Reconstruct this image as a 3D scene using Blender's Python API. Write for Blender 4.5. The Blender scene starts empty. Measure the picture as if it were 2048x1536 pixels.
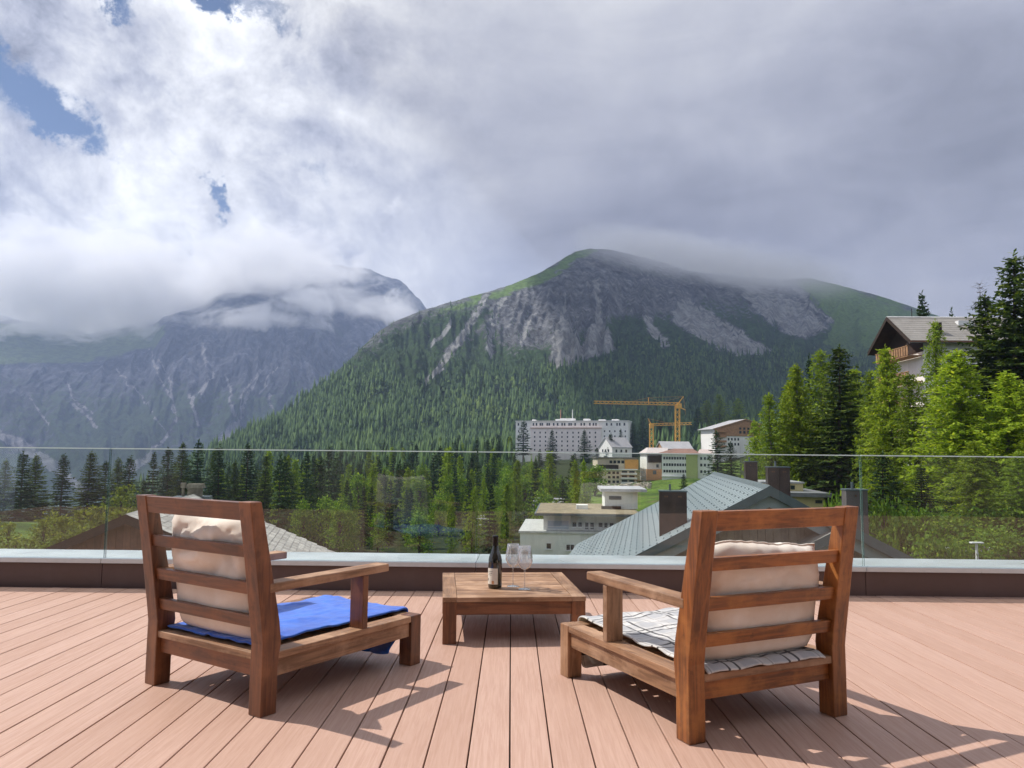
import bpy, math, random
import numpy as np
from math import radians, sin, cos, pi, tan, atan2, sqrt
from mathutils import Vector, Matrix

S = bpy.context.scene
COL = S.collection
rnd = random.Random(7)

# ------------------------------------------------------------------ camera
FPX, HOR, ROLL, EYE = 1515.76, 905.61, 0.0093, 1.05      # focal length and horizon in photo pixels
PITCH = atan2(HOR - 768, FPX)
_f = np.array([0, cos(PITCH), sin(PITCH)])
_u0 = np.array([0, -sin(PITCH), cos(PITCH)])
_r0 = np.array([1.0, 0, 0])
CR = cos(ROLL) * _r0 + sin(ROLL) * _u0
CU = -sin(ROLL) * _r0 + cos(ROLL) * _u0
CAMP = np.array([0, 0, EYE])
cam = bpy.data.cameras.new('camera')
cam.sensor_width = 36
cam.lens = FPX / 2048 * 36
cam.clip_start = 0.05
cam.clip_end = 40000
camo = bpy.data.objects.new('camera', cam)
COL.objects.link(camo)
camo.matrix_world = Matrix(((CR[0], CU[0], -_f[0], 0), (CR[1], CU[1], -_f[1], 0), (CR[2], CU[2], -_f[2], EYE), (0, 0, 0, 1)))
S.camera = camo


def ray(px, py):
    return (px - 1024) / FPX * CR - (py - 768) / FPX * CU + _f


def at(px, py, Y):
    """world point that photo pixel (px, py) shows at forward distance Y"""
    d = ray(px, py)
    return CAMP + d * (Y / d[1])


def azel(px, py):
    d = ray(px, py)
    return atan2(d[0], d[1]), atan2(d[2], sqrt(d[0] ** 2 + d[1] ** 2))


# ------------------------------------------------------------------ node helper
class Nodes:
    def __init__(s, tree):
        s.t = tree
        tree.nodes.clear()

    def add(s, typ, **kw):
        n = s.t.nodes.new(typ)
        for k, v in kw.items():
            setattr(n, k, v)
        return n

    def put(s, sock, v):
        if isinstance(v, bpy.types.NodeSocket):
            s.t.links.new(v, sock)
        elif v is not None:
            if sock.type == 'RGBA' and len(v) == 3:
                v = (*v, 1)
            sock.default_value = v

    def math(s, op, a, b=None, c=None, clamp=False):
        n = s.add('ShaderNodeMath', operation=op, use_clamp=clamp)
        for i, v in enumerate((a, b, c)):
            if v is not None:
                s.put(n.inputs[i], v)
        return n.outputs[0]

    def vmath(s, op, a, b=None, scale=None):
        n = s.add('ShaderNodeVectorMath', operation=op)
        s.put(n.inputs[0], a)
        if b is not None:
            s.put(n.inputs[1], b)
        if scale is not None:
            s.put(n.inputs['Scale'], scale)
        return n.outputs[0]

    def mix(s, f, a, b, mode='MIX'):
        n = s.add('ShaderNodeMix', data_type='RGBA', blend_type=mode)
        s.put(n.inputs[0], f)
        s.put(n.inputs[6], a)
        s.put(n.inputs[7], b)
        return n.outputs[2]

    def noise(s, vec, scale, detail=4, rough=.5, dist=0, out=0):
        n = s.add('ShaderNodeTexNoise')
        if vec is not None:
            s.put(n.inputs['Vector'], vec)
        s.put(n.inputs['Scale'], scale)
        s.put(n.inputs['Detail'], detail)
        s.put(n.inputs['Roughness'], rough)
        s.put(n.inputs['Distortion'], dist)
        return n.outputs[out]

    def rng(s, v, a, b, c=0., d=1., smooth=True):
        n = s.add('ShaderNodeMapRange', interpolation_type='SMOOTHSTEP' if smooth else 'LINEAR')
        for i, x in enumerate((v, a, b, c, d)):
            s.put(n.inputs[i], x)
        return n.outputs[0]

    def mapping(s, vec, scale=(1, 1, 1), rot=(0, 0, 0), loc=(0, 0, 0)):
        n = s.add('ShaderNodeMapping')
        s.put(n.inputs[0], vec)
        n.inputs['Location'].default_value = loc
        n.inputs['Rotation'].default_value = rot
        n.inputs['Scale'].default_value = scale
        return n.outputs[0]

    def coord(s, which='Object'):
        return s.add('ShaderNodeTexCoord').outputs[which]

    def xyz(s, v):
        n = s.add('ShaderNodeSeparateXYZ')
        s.put(n.inputs[0], v)
        return n.outputs

    def comb(s, x, y, z):
        n = s.add('ShaderNodeCombineXYZ')
        for i, v in enumerate((x, y, z)):
            s.put(n.inputs[i], v)
        return n.outputs[0]

    def bump(s, h, strength=.3, dist=.01):
        n = s.add('ShaderNodeBump')
        s.put(n.inputs['Height'], h)
        n.inputs['Strength'].default_value = strength
        n.inputs['Distance'].default_value = dist
        return n.outputs[0]

    def pbr(s, col, rough=.6, normal=None, metal=0, spec=.5, **kw):
        n = s.add('ShaderNodeBsdfPrincipled')
        s.put(n.inputs['Base Color'], col)
        s.put(n.inputs['Roughness'], rough)
        s.put(n.inputs['Metallic'], metal)
        s.put(n.inputs['Specular IOR Level'], spec)
        if normal is not None:
            s.put(n.inputs['Normal'], normal)
        for k, v in kw.items():
            s.put(n.inputs[k], v)
        return n.outputs[0]

    def orand(s):
        return s.add('ShaderNodeObjectInfo').outputs['Random']

    def irand(s):
        return s.add('ShaderNodeNewGeometry').outputs['Random Per Island']

    def mixsh(s, f, a, b):
        n = s.add('ShaderNodeMixShader')
        s.put(n.inputs[0], f)
        s.put(n.inputs[1], a)
        s.put(n.inputs[2], b)
        return n.outputs[0]

    def scale_col(s, col, f):
        return s.vmath('SCALE', col, scale=f)


def material(name, build):
    m = bpy.data.materials.new(name)
    m.use_nodes = True
    N = Nodes(m.node_tree)
    o = N.add('ShaderNodeOutputMaterial')
    N.put(o.inputs['Surface'], build(N))
    return m


# ------------------------------------------------------------------ sun, sky, exposure
SUN = Vector((-.73, .25, 1.0)).normalized()               # towards the sun
sun_el = math.asin(SUN.z)
sun = bpy.data.lights.new('sun', 'SUN')
sun.energy = 4.4
sun.angle = radians(.53)
sun.color = (1, .945, .86)
suno = bpy.data.objects.new('sun', sun)
COL.objects.link(suno)
suno.rotation_euler = SUN.to_track_quat('Z', 'Y').to_euler()

W = bpy.data.worlds.new('World')
S.world = W
W.use_nodes = True
N = Nodes(W.node_tree)
wo = N.add('ShaderNodeOutputWorld')
sky = N.add('ShaderNodeTexSky', sky_type='NISHITA', sun_disc=False)
sky.sun_elevation = sun_el
sky.sun_rotation = atan2(SUN.x, SUN.y)
sky.altitude = 1800
sky.air_density = 1.0
sky.dust_density = .3
sky.ozone_density = 4.5
bg_sky = N.add('ShaderNodeBackground')
N.put(bg_sky.inputs['Color'], sky.outputs[0])
bg_sky.inputs['Strength'].default_value = .060
gen = N.coord('Generated')
gx, gy, gz = N.xyz(gen)
AZ = N.math('ARCTAN2', gx, gy)
EL = N.math('ARCSINE', gz)
# warped direction: the edges of the gaps and banks follow the cloud texture
w1 = N.noise(gen, 5.5, 7, .62, .3, out=1)
w2 = N.noise(gen, 17, 6, .65, .2, out=1)
wv = N.vmath('ADD', N.vmath('SCALE', N.vmath('SUBTRACT', w1, (.5, .5, .5)), scale=.085),
             N.vmath('SCALE', N.vmath('SUBTRACT', w2, (.5, .5, .5)), scale=.11))
wx, wy, wz = N.xyz(wv)
AZW = N.math('ADD', AZ, wx)
ELW = N.math('ADD', EL, wy)


def gauss(px, py, rx, ry, ang, amp, warp=True):
    """soft ellipse in azimuth and elevation, placed where a photo pixel looks"""
    a0, e0 = azel(px, py)
    k = 1 / FPX
    c, s_ = cos(radians(ang)), sin(radians(ang))
    da = N.math('SUBTRACT', AZW if warp else AZ, a0)
    de = N.math('SUBTRACT', ELW if warp else EL, e0)
    u = N.math('ADD', N.math('MULTIPLY', da, c / (rx * k)), N.math('MULTIPLY', de, s_ / (rx * k)))
    v = N.math('ADD', N.math('MULTIPLY', da, -s_ / (ry * k)), N.math('MULTIPLY', de, c / (ry * k)))
    q = N.math('ADD', N.math('MULTIPLY', u, u), N.math('MULTIPLY', v, v))
    return N.math('MULTIPLY', N.math('EXPONENT', N.math('MULTIPLY', q, -1.)), amp)


def total(lst):
    r = lst[0]
    for x in lst[1:]:
        r = N.math('ADD', r, x)
    return r


n_big = N.noise(gen, 3.2, 8, .6, .5)
n_mid = N.noise(N.vmath('ADD', gen, N.vmath('SCALE', wv, scale=.5)), 9, 8, .62, .2)
holes = total([
    gauss(96, 222, 60, 30, -22, 1.1), gauss(-6, 118, 26, 20, -40, .5),
    gauss(420, -22, 110, 30, -4, 1.1), gauss(215, -4, 50, 22, -30, .8), gauss(560, 15, 50, 30, 20, .35),
    gauss(438, 400, 30, 15, -40, .72), gauss(640, 335, 62, 36, -35, .50), gauss(350, 335, 80, 12, -40, .40),
    gauss(345, 160, 60, 24, -40, .36), gauss(470, 225, 45, 18, -40, .36), gauss(500, 400, 40, 18, -40, .30),
    gauss(-600, -250, 380, 220, -30, 1.1), gauss(300, -700, 700, 260, 0, .9)])
far = N.rng(N.math('ABSOLUTE', AZ), .95, 1.6)             # well outside the frame: broken cloud
brk = N.math('MULTIPLY', N.rng(n_big, .50, .60), N.math('MULTIPLY', far, .9))
cov = N.math('SUBTRACT', N.math('SUBTRACT', 1.15, holes), brk)
dens = N.rng(N.math('ADD', cov, N.math('MULTIPLY', N.math('SUBTRACT', n_mid, .5), 1.35)), .28, .78)
# relief: the side of each billow that faces the sun is brighter
off = (-.055, .01, .07)


def billow(vec):
    return N.math('ADD', N.noise(vec, 4.2, 7, .58, .35), N.math('MULTIPLY', N.noise(vec, 12, 7, .66, .35), .5))


rel = N.math('SUBTRACT', billow(gen), billow(N.vmath('ADD', gen, off)))
lumpy = N.rng(AZ, azel(1120, 300)[0], azel(520, 300)[0])    # billowing cloud on the sunny side, smooth layer on the other
lit = N.math('ADD', N.math('MULTIPLY', rel, N.math('ADD', .55, N.math('MULTIPLY', lumpy, .85))), .5)
n_soft = N.noise(gen, 2.6, 5, .5, .4)
stria = N.noise(N.mapping(gen, (3, 3, 9)), 1.6, 5, .55, .6)
grey = N.math('ADD', N.math('MULTIPLY', N.math('SUBTRACT', n_soft, .5), .36), N.math('MULTIPLY', N.math('SUBTRACT', stria, .5), .32))
lum = N.math('ADD', N.math('ADD', .455, grey), total([
    gauss(180, 320, 620, 520, 0, .21, False), gauss(60, 560, 420, 140, 0, .03), gauss(130, 120, 260, 150, -20, .10), gauss(520, 130, 240, 180, -30, .07),
    gauss(900, -40, 700, 190, 0, .12, False), gauss(1500, -120, 800, 200, 0, .08, False), gauss(1860, 330, 520, 150, 8, -.085, False), gauss(1300, 560, 420, 60, 0, .03, False),
    gauss(600, 235, 130, 60, -35, -.03), gauss(640, 620, 230, 60, -8, -.06), gauss(190, 545, 150, 50, 10, -.07),
    gauss(1250, 440, 420, 70, 0, -.05, False), gauss(1500, 320, 200, 60, -10, .03, False), gauss(1900, 600, 300, 60, 0, .02, False)]))
lum = N.math('ADD', lum, N.math('MULTIPLY', N.math('SUBTRACT', lit, .5), N.math('ADD', .34, N.math('MULTIPLY', lumpy, .92))))
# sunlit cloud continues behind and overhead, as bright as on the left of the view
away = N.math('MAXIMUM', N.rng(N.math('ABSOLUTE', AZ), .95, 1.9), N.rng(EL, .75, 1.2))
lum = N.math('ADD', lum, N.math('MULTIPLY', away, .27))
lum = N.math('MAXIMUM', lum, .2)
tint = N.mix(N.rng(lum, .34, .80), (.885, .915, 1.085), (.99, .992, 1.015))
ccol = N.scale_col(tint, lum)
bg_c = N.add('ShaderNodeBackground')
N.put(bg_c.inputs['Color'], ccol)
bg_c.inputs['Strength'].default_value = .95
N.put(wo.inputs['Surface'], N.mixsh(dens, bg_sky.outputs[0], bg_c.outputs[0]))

S.view_settings.view_transform = 'Standard'
S.view_settings.look = 'None'
S.view_settings.exposure = 0.28
S.view_settings.gamma = 1
S.view_settings.use_curve_mapping = False
S.render.engine = 'CYCLES'
S.cycles.max_bounces = 8
S.cycles.transparent_max_bounces = 24
S.cycles.volume_bounces = 4
S.cycles.use_adaptive_sampling = True
S.cycles.adaptive_threshold = .018
S.cycles.use_denoising = True
S.cycles.sample_clamp_indirect = 6
S.cycles.caustics_reflective = False
S.cycles.caustics_refractive = False


# ------------------------------------------------------------------ mesh helpers
class MB:
    def __init__(s):
        s.v, s.f, s.m = [], [], []

    def add(s, verts, faces, mi=0):
        b = len(s.v)
        s.v += [tuple(map(float, p)) for p in verts]
        s.f += [tuple(i + b for i in f) for f in faces]
        s.m += [mi] * len(faces)
        return s

    def box(s, x0, x1, y0, y1, z0, z1, mi=0):
        v = [(x0, y0, z0), (x1, y0, z0), (x1, y1, z0), (x0, y1, z0), (x0, y0, z1), (x1, y0, z1), (x1, y1, z1), (x0, y1, z1)]
        return s.add(v, [(0, 3, 2, 1), (4, 5, 6, 7), (0, 1, 5, 4), (1, 2, 6, 5), (2, 3, 7, 6), (3, 0, 4, 7)], mi)

    def hexa(s, bot, top, mi=0):
        return s.add(list(bot) + list(top), [(0, 3, 2, 1), (4, 5, 6, 7), (0, 1, 5, 4), (1, 2, 6, 5), (2, 3, 7, 6), (3, 0, 4, 7)], mi)

    def bar(s, a, b, w, h=None, mi=0, up=(0, 0, 1)):
        a, b = Vector(a), Vector(b)
        h = h or w
        d = (b - a).normalized()
        u = Vector(up)
        x = d.cross(u)
        if x.length < 1e-4:
            x = d.cross(Vector((1, 0, 0)))
        x.normalize()
        y = x.cross(d)
        q = [(-1, -1), (1, -1), (1, 1), (-1, 1)]
        return s.hexa([a + x * i * w / 2 + y * j * h / 2 for i, j in q], [b + x * i * w / 2 + y * j * h / 2 for i, j in q], mi)

    def prism(s, poly, axis, a, b, mi=0):
        """poly: 2-D outline extruded along axis 'x' or 'y' from a to b"""
        n = len(poly)
        p3 = (lambda p, t: (t, p[0], p[1])) if axis == 'x' else ((lambda p, t: (p[0], t, p[1])) if axis == 'y' else (lambda p, t: (p[0], p[1], t)))
        v = [p3(p, a) for p in poly] + [p3(p, b) for p in poly]
        f = [tuple(range(n))[::-1], tuple(range(n, 2 * n))] + [(i, (i + 1) % n, n + (i + 1) % n, n + i) for i in range(n)]
        return s.add(v, f, mi)

    def lathe(s, prof, n=24, mi=0, c=(0, 0, 0)):
        v, f = [], []
        for r, z in prof:
            for k in range(n):
                v.append((c[0] + r * cos(2 * pi * k / n), c[1] + r * sin(2 * pi * k / n), c[2] + z))
        for i in range(len(prof) - 1):
            for k in range(n):
                k2 = (k + 1) % n
                f.append((i * n + k, i * n + k2, (i + 1) * n + k2, (i + 1) * n + k))
        return s.add(v, f, mi)

    def tube(s, pts, rads, n=8, mi=0):
        v, f = [], []
        for i, p in enumerate(pts):
            p = Vector(p)
            d = (Vector(pts[min(i + 1, len(pts) - 1)]) - Vector(pts[max(i - 1, 0)])).normalized()
            x = d.orthogonal().normalized() if abs(d.z) < .9 else Vector((1, 0, 0)).cross(d).normalized()
            y = d.cross(x)
            r = rads[i] if hasattr(rads, '__len__') else rads
            v += [p + x * r * cos(2 * pi * k / n) + y * r * sin(2 * pi * k / n) for k in range(n)]
        for i in range(len(pts) - 1):
            f += [(i * n + k, i * n + (k + 1) % n, (i + 1) * n + (k + 1) % n, (i + 1) * n + k) for k in range(n)]
        f += [tuple(range(n))[::-1], tuple((len(pts) - 1) * n + k for k in range(n))]
        return s.add(v, f, mi)

    def mesh(s, name, mats, smooth=False):
        return make_mesh(name, s.v, s.f, mats, smooth, s.m)


def make_mesh(name, v, f, mats, smooth=False, mi=None):
    me = bpy.data.meshes.new(name)
    me.from_pydata([tuple(p) for p in v] if not isinstance(v, np.ndarray) else v.tolist(), [], f if not isinstance(f, np.ndarray) else f.tolist())
    for m in (mats if isinstance(mats, (list, tuple)) else [mats]):
        me.materials.append(m)
    if mi is not None and any(mi):
        me.polygons.foreach_set('material_index', mi)
    if smooth:
        me.polygons.foreach_set('use_smooth', [True] * len(me.polygons))
    me.update()
    return me


def obj(name, me, parent=None, loc=None, bevel=0, **props):
    o = bpy.data.objects.new(name, me)
    COL.objects.link(o)
    if parent is not None:
        o.parent = parent
    if loc is not None:
        o.location = loc
    if bevel:
        b = o.modifiers.new('bevel', 'BEVEL')
        b.width = bevel
        b.segments = 2
        b.limit_method = 'ANGLE'
    for k, v in props.items():
        o[k] = v
    return o


def thing(name, label, cat, loc=(0, 0, 0), rz=0., group=None):
    o = bpy.data.objects.new(name, None)
    o.empty_display_size = .2
    COL.objects.link(o)
    o.location = loc
    o.rotation_euler = (0, 0, rz)
    o['label'] = label
    o['category'] = cat
    if group:
        o['group'] = group
    return o


def tag(o, label, cat, group=None):
    o['label'] = label
    o['category'] = cat
    if group:
        o['group'] = group
    return o


def copy_tree(src, parent=None):
    c = src.copy()
    COL.objects.link(c)
    if parent is not None:
        c.parent = parent
    for ch in list(src.children):
        copy_tree(ch, c)
    return c


# ------------------------------------------------------------------ numpy noise
_P = np.random.RandomState(3).permutation(256)
_P = np.concatenate([_P, _P, _P])
_G = np.random.RandomState(4).normal(size=(256, 3))
_G /= np.linalg.norm(_G, axis=1)[:, None]


def perlin(x, y, z=None):
    x = np.asarray(x, float)
    y = np.asarray(y, float)
    z = np.zeros_like(x) if z is None else np.asarray(z, float)
    xi, yi, zi = np.floor(x).astype(int), np.floor(y).astype(int), np.floor(z).astype(int)
    xf, yf, zf = x - xi, y - yi, z - zi
    fade = lambda t: t * t * t * (t * (t * 6 - 15) + 10)
    u, v, w = fade(xf), fade(yf), fade(zf)
    out = 0
    for dx in (0, 1):
        for dy in (0, 1):
            for dz in (0, 1):
                h = _P[(_P[(_P[(xi + dx) & 255] + yi + dy) & 255] + zi + dz) & 255]
                g = _G[h]
                d = g[..., 0] * (xf - dx) + g[..., 1] * (yf - dy) + g[..., 2] * (zf - dz)
                out = out + d * (u if dx else 1 - u) * (v if dy else 1 - v) * (w if dz else 1 - w)
    return out * 1.6


def fbm(x, y, z=None, oct=5, gain=.5, ridged=False):
    s, a, t = 0, 1., 0
    for o in range(oct):
        k = 2.03 ** o
        n = perlin(x * k + 7.1 * o, y * k + 3.7 * o, None if z is None else z * k)
        s = s + a * ((1 - 2 * np.abs(n)) if ridged else n)
        t += a
        a *= gain
    return s / t


def sstep(x, a, b):
    t = np.clip((x - a) / (b - a), 0, 1)
    return t * t * (3 - 2 * t)
# ================================================================== the land
def project(x, y, z):
    d = np.stack([x, y, z], -1) - CAMP
    w = d @ _f
    return 1024 + FPX * (d @ CR) / w, 768 - FPX * (d @ CU) / w


GR = np.array([8, 30, 60, 100, 150, 250, 400, 600, 800, 1200, 1600.])
GC = np.array([-300, 0, 300, 500, 700, 1000, 1200, 1400, 1600, 1900, 2300.])
GZ = np.array([
    [-9, -9, -8, -8, -11, -22, -50, -85, -105, -125, -135],
    [-9, -9, -7, -7, -11, -22, -50, -85, -105, -125, -135],
    [-9, -10, -9, -9, -12, -20, -44, -74, -95, -120, -135],
    [-9, -11, -11, -12, -15, -20, -30, -38, -45, -60, -80],
    [-9, -12, -13, -14, -16, -18, -16, -8, 8, 30, 40],
    [-9, -12, -13, -14, -16, -14, -8, -2, 14, 40, 50],
    [-9, -12, -13, -14, -11, -7.5, -5, 2, 22, 50, 60],
    [-9, -12, -12, -10, -9, -6, -1, 8, 30, 60, 70],
    [-9, -10, -8, -6, -5, 0, 6, 20, 35, 60, 70],
    [-6.5, -5.0, -3.3, -1, 2, 8, 16, 30, 45, 65, 75],
    [-6, -3.5, -1, 3, 7, 14, 25, 40, 55, 70, 80.]])
GPH = np.array([azel(c, HOR)[0] for c in GC])


def ground_z(x, y):
    x = np.asarray(x, float)
    y = np.asarray(y, float)
    ph = np.clip(np.arctan2(x, y), GPH[0], GPH[-1] - 1e-6)
    r = np.clip(np.hypot(x, y), GR[0], GR[-1] - 1e-3)
    i = np.clip(np.searchsorted(GPH, ph, side='right') - 1, 0, len(GPH) - 2)
    j = np.clip(np.searchsorted(GR, r, side='right') - 1, 0, len(GR) - 2)
    a = (ph - GPH[i]) / (GPH[i + 1] - GPH[i])
    b = np.log(r / GR[j]) / np.log(GR[j + 1] / GR[j])
    a = a * a * (3 - 2 * a)
    z = (GZ[i, j] * (1 - a) + GZ[i + 1, j] * a) * (1 - b) + (GZ[i, j + 1] * (1 - a) + GZ[i + 1, j + 1] * a) * b
    amp = np.clip((r - 20) / 200, 0, 1)
    return z + amp * (2.2 * fbm(x / 45, y / 45, oct=4))


def grid_faces(nr, nc):
    i, j = np.meshgrid(np.arange(nr - 1), np.arange(nc - 1), indexing='ij')
    a = i * nc + j
    return np.stack([a, a + 1, a + nc + 1, a + nc], -1).reshape(-1, 4)


def grid_mesh(name, X, Y, Z, mat, masks=None):
    nr, nc = X.shape
    v = np.stack([X, Y, Z], -1).reshape(-1, 3)
    f = grid_faces(nr, nc)
    me = bpy.data.meshes.new(name)
    me.vertices.add(len(v))
    me.vertices.foreach_set('co', v.ravel())
    me.loops.add(len(f) * 4)
    me.loops.foreach_set('vertex_index', f.ravel())
    me.polygons.add(len(f))
    me.polygons.foreach_set('loop_start', np.arange(len(f)) * 4)
    me.polygons.foreach_set('loop_total', np.full(len(f), 4))
    me.polygons.foreach_set('use_smooth', np.ones(len(f), bool))
    me.materials.append(mat)
    if masks is not None:
        ca = me.color_attributes.new('cover', 'FLOAT_COLOR', 'POINT')
        d = np.ones((len(v), 4), np.float32)
        d[:, :3] = np.clip(masks.reshape(-1, 3), 0, 1)
        ca.data.foreach_set('color', d.ravel())
    me.update()
    me.validate()
    return me


def in_poly(px, py, poly, soft):
    """signed closeness to a polygon (1 inside, 0 outside, soft edge in pixels)"""
    inside = np.zeros(px.shape, bool)
    dist = np.full(px.shape, 1e9)
    n = len(poly)
    for k in range(n):
        (x0, y0), (x1, y1) = poly[k], poly[(k + 1) % n]
        c = ((y0 > py) != (y1 > py)) & (px < (x1 - x0) * (py - y0) / (y1 - y0 + 1e-9) + x0)
        inside ^= c
        t = np.clip(((px - x0) * (x1 - x0) + (py - y0) * (y1 - y0)) / ((x1 - x0) ** 2 + (y1 - y0) ** 2), 0, 1)
        dist = np.minimum(dist, np.hypot(px - x0 - t * (x1 - x0), py - y0 - t * (y1 - y0)))
    return np.clip(.5 + np.where(inside, dist, -dist) / soft, 0, 1)


def near_line(px, py, line, w):
    d = np.full(px.shape, 1e9)
    for (x0, y0), (x1, y1) in zip(line[:-1], line[1:]):
        t = np.clip(((px - x0) * (x1 - x0) + (py - y0) * (y1 - y0)) / ((x1 - x0) ** 2 + (y1 - y0) ** 2), 0, 1)
        d = np.minimum(d, np.hypot(px - x0 - t * (x1 - x0), py - y0 - t * (y1 - y0)))
    return np.clip(1.2 - d / w, 0, 1)


def land_mat(name, rock_a, rock_b, green, meadow, scree, scale=1.):
    """cover colours: R scrub and wood floor, G scree, B meadow; bare rock elsewhere"""
    def b(N):
        p = N.coord('Object')
        cov = N.add('ShaderNodeAttribute', attribute_name='cover').outputs['Color']
        c = N.add('ShaderNodeSeparateColor')
        N.put(c.inputs[0], cov)
        n1 = N.noise(p, .012 * scale, 8, .65)
        n2 = N.noise(p, .08 * scale, 7, .7)
        n3 = N.noise(N.mapping(p, (1, 1, .32)), .055 * scale, 8, .74)
        rock = N.mix(N.rng(n3, .40, .62), rock_a, rock_b)
        rock = N.mix(N.math('MULTIPLY', N.rng(n2, .50, .60), .75), rock, N.scale_col(rock, 1.8))
        rock = N.mix(N.math('MULTIPLY', N.rng(n1, .48, .60), .6), rock, N.scale_col(rock, .5))
        fs = N.rng(N.math('ADD', c.outputs[0], N.math('MULTIPLY', N.math('SUBTRACT', n2, .5), 1.5)), .40, .62)
        fm = N.rng(N.math('ADD', c.outputs[2], N.math('MULTIPLY', N.math('SUBTRACT', n1, .5), 1.3)), .40, .70)
        fg = N.rng(N.math('ADD', c.outputs[1], N.math('MULTIPLY', N.math('SUBTRACT', n3, .5), 1.7)), .36, .66)
        sc = N.mix(N.rng(n3, .35, .65), scree, N.scale_col(scree, .6)) if not isinstance(scree, tuple) else N.mix(N.rng(n3, .40, .62), tuple(x * .58 for x in scree), tuple(x * 1.12 for x in scree))
        gr = N.mix(N.rng(n2, .35, .62), tuple(x * .6 for x in green), tuple(x * 1.5 for x in green))
        md = N.mix(N.rng(n2, .35, .65), tuple(x * .7 for x in meadow), tuple(x * 1.25 for x in meadow))
        col = N.mix(fm, rock, md)
        col = N.mix(fg, col, sc)
        col = N.mix(fs, col, gr)
        h = N.math('ADD', n3, N.math('MULTIPLY', n2, .6))
        return N.pbr(col, .95, N.bump(h, 1., 11. / scale), spec=.1)
    return material(name, b)


def grass_mat():
    def b(N):
        p = N.coord('Object')
        cov = N.add('ShaderNodeAttribute', attribute_name='cover').outputs['Color']
        cs = N.add('ShaderNodeSeparateColor')
        N.put(cs.inputs[0], cov)
        n1 = N.noise(p, .05, 6, .6)
        n2 = N.noise(p, .9, 6, .7)
        c = N.mix(N.rng(n1, .38, .6), (.045, .085, .018), (.13, .20, .035))
        c = N.mix(N.rng(n2, .35, .7), N.scale_col(c, .6), N.scale_col(c, 1.25))
        c = N.mix(N.math('MULTIPLY', N.rng(N.noise(p, .11, 5, .65), .56, .66), .6), c, (.17, .14, .08))
        fl = N.mix(N.rng(n2, .35, .65), (.016, .024, .009), (.045, .060, .018))
        c = N.mix(N.rng(N.math('ADD', cs.outputs[0], N.math('MULTIPLY', N.math('SUBTRACT', n1, .5), .8)), .4, .6), c, fl)
        return N.pbr(c, .95, N.bump(n2, .6, .3), spec=.1)
    return material('meadow_grass', b)


# valley floor and near slopes, all the way round
ph = np.concatenate([np.linspace(-pi, radians(-50), 50, endpoint=False), np.linspace(radians(-50), radians(50), 420), np.linspace(radians(50), pi, 51)[1:]])
rr = np.concatenate([[.5], np.geomspace(7, 1700, 150)])
Rg, Pg = np.meshgrid(rr, ph, indexing='ij')
Xg, Yg = Rg * np.sin(Pg), Rg * np.cos(Pg)
Zg = ground_z(Xg, Yg)
Zg[0] = -9
Zg[-1] -= 60
PXg = np.interp(np.arctan2(Xg, Yg), GPH, GC)
wd_ = np.where(PXg < 1180, sstep(Rg, 95, 125), np.where(PXg < 1290, sstep(Rg, 235, 260), np.where(PXg < 1480, sstep(Rg, 300, 340), 1.)))
wd_ = np.where(PXg < 480, sstep(Rg, 120, 170), wd_)
obj('ground', grid_mesh('ground', Xg, Yg, Zg, grass_mat(), np.stack([wd_, wd_ * 0, wd_ * 0], -1)), kind='structure')


def ridge_table(pts):
    a = []
    for px, py, R in pts:
        az, el = azel(px, py)
        a.append((az, tan(el), R))
    a = np.array(sorted(a))
    return lambda f: (np.interp(f, a[:, 0], a[:, 1]), np.interp(f, a[:, 0], a[:, 2]))


# main mountain: a ridge from the valley mouth up to the cloud and down to the right
RIDGE = ridge_table([(-200, 1090, 760), (300, 985, 820), (420, 918, 860), (480, 880, 900), (520, 858, 930), (560, 836, 960), (600, 806, 1000), (640, 775, 1050), (680, 738, 1100), (720, 698, 1150), (760, 660, 1220),
                     (800, 638, 1280), (840, 622, 1340), (880, 610, 1400), (920, 599, 1460), (960, 588, 1520), (1020, 570, 1600), (1080, 545, 1700), (1120, 521, 1780), (1150, 503, 1840),
                     (1180, 497, 1900), (1220, 499, 1950), (1260, 508, 2000), (1320, 523, 2060), (1370, 540, 2130), (1430, 548, 2220), (1500, 554, 2320), (1560, 560, 2420),
                     (1620, 556, 2520), (1680, 571, 2600), (1750, 589, 2650), (1820, 612, 2700), (1900, 640, 2700), (2050, 660, 2750), (2400, 640, 2900), (2900, 700, 2900)])
FOOT = lambda f: np.interp(f, GPH, [560, 600, 620, 640, 640, 640, 660, 700, 750, 820, 850])


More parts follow.
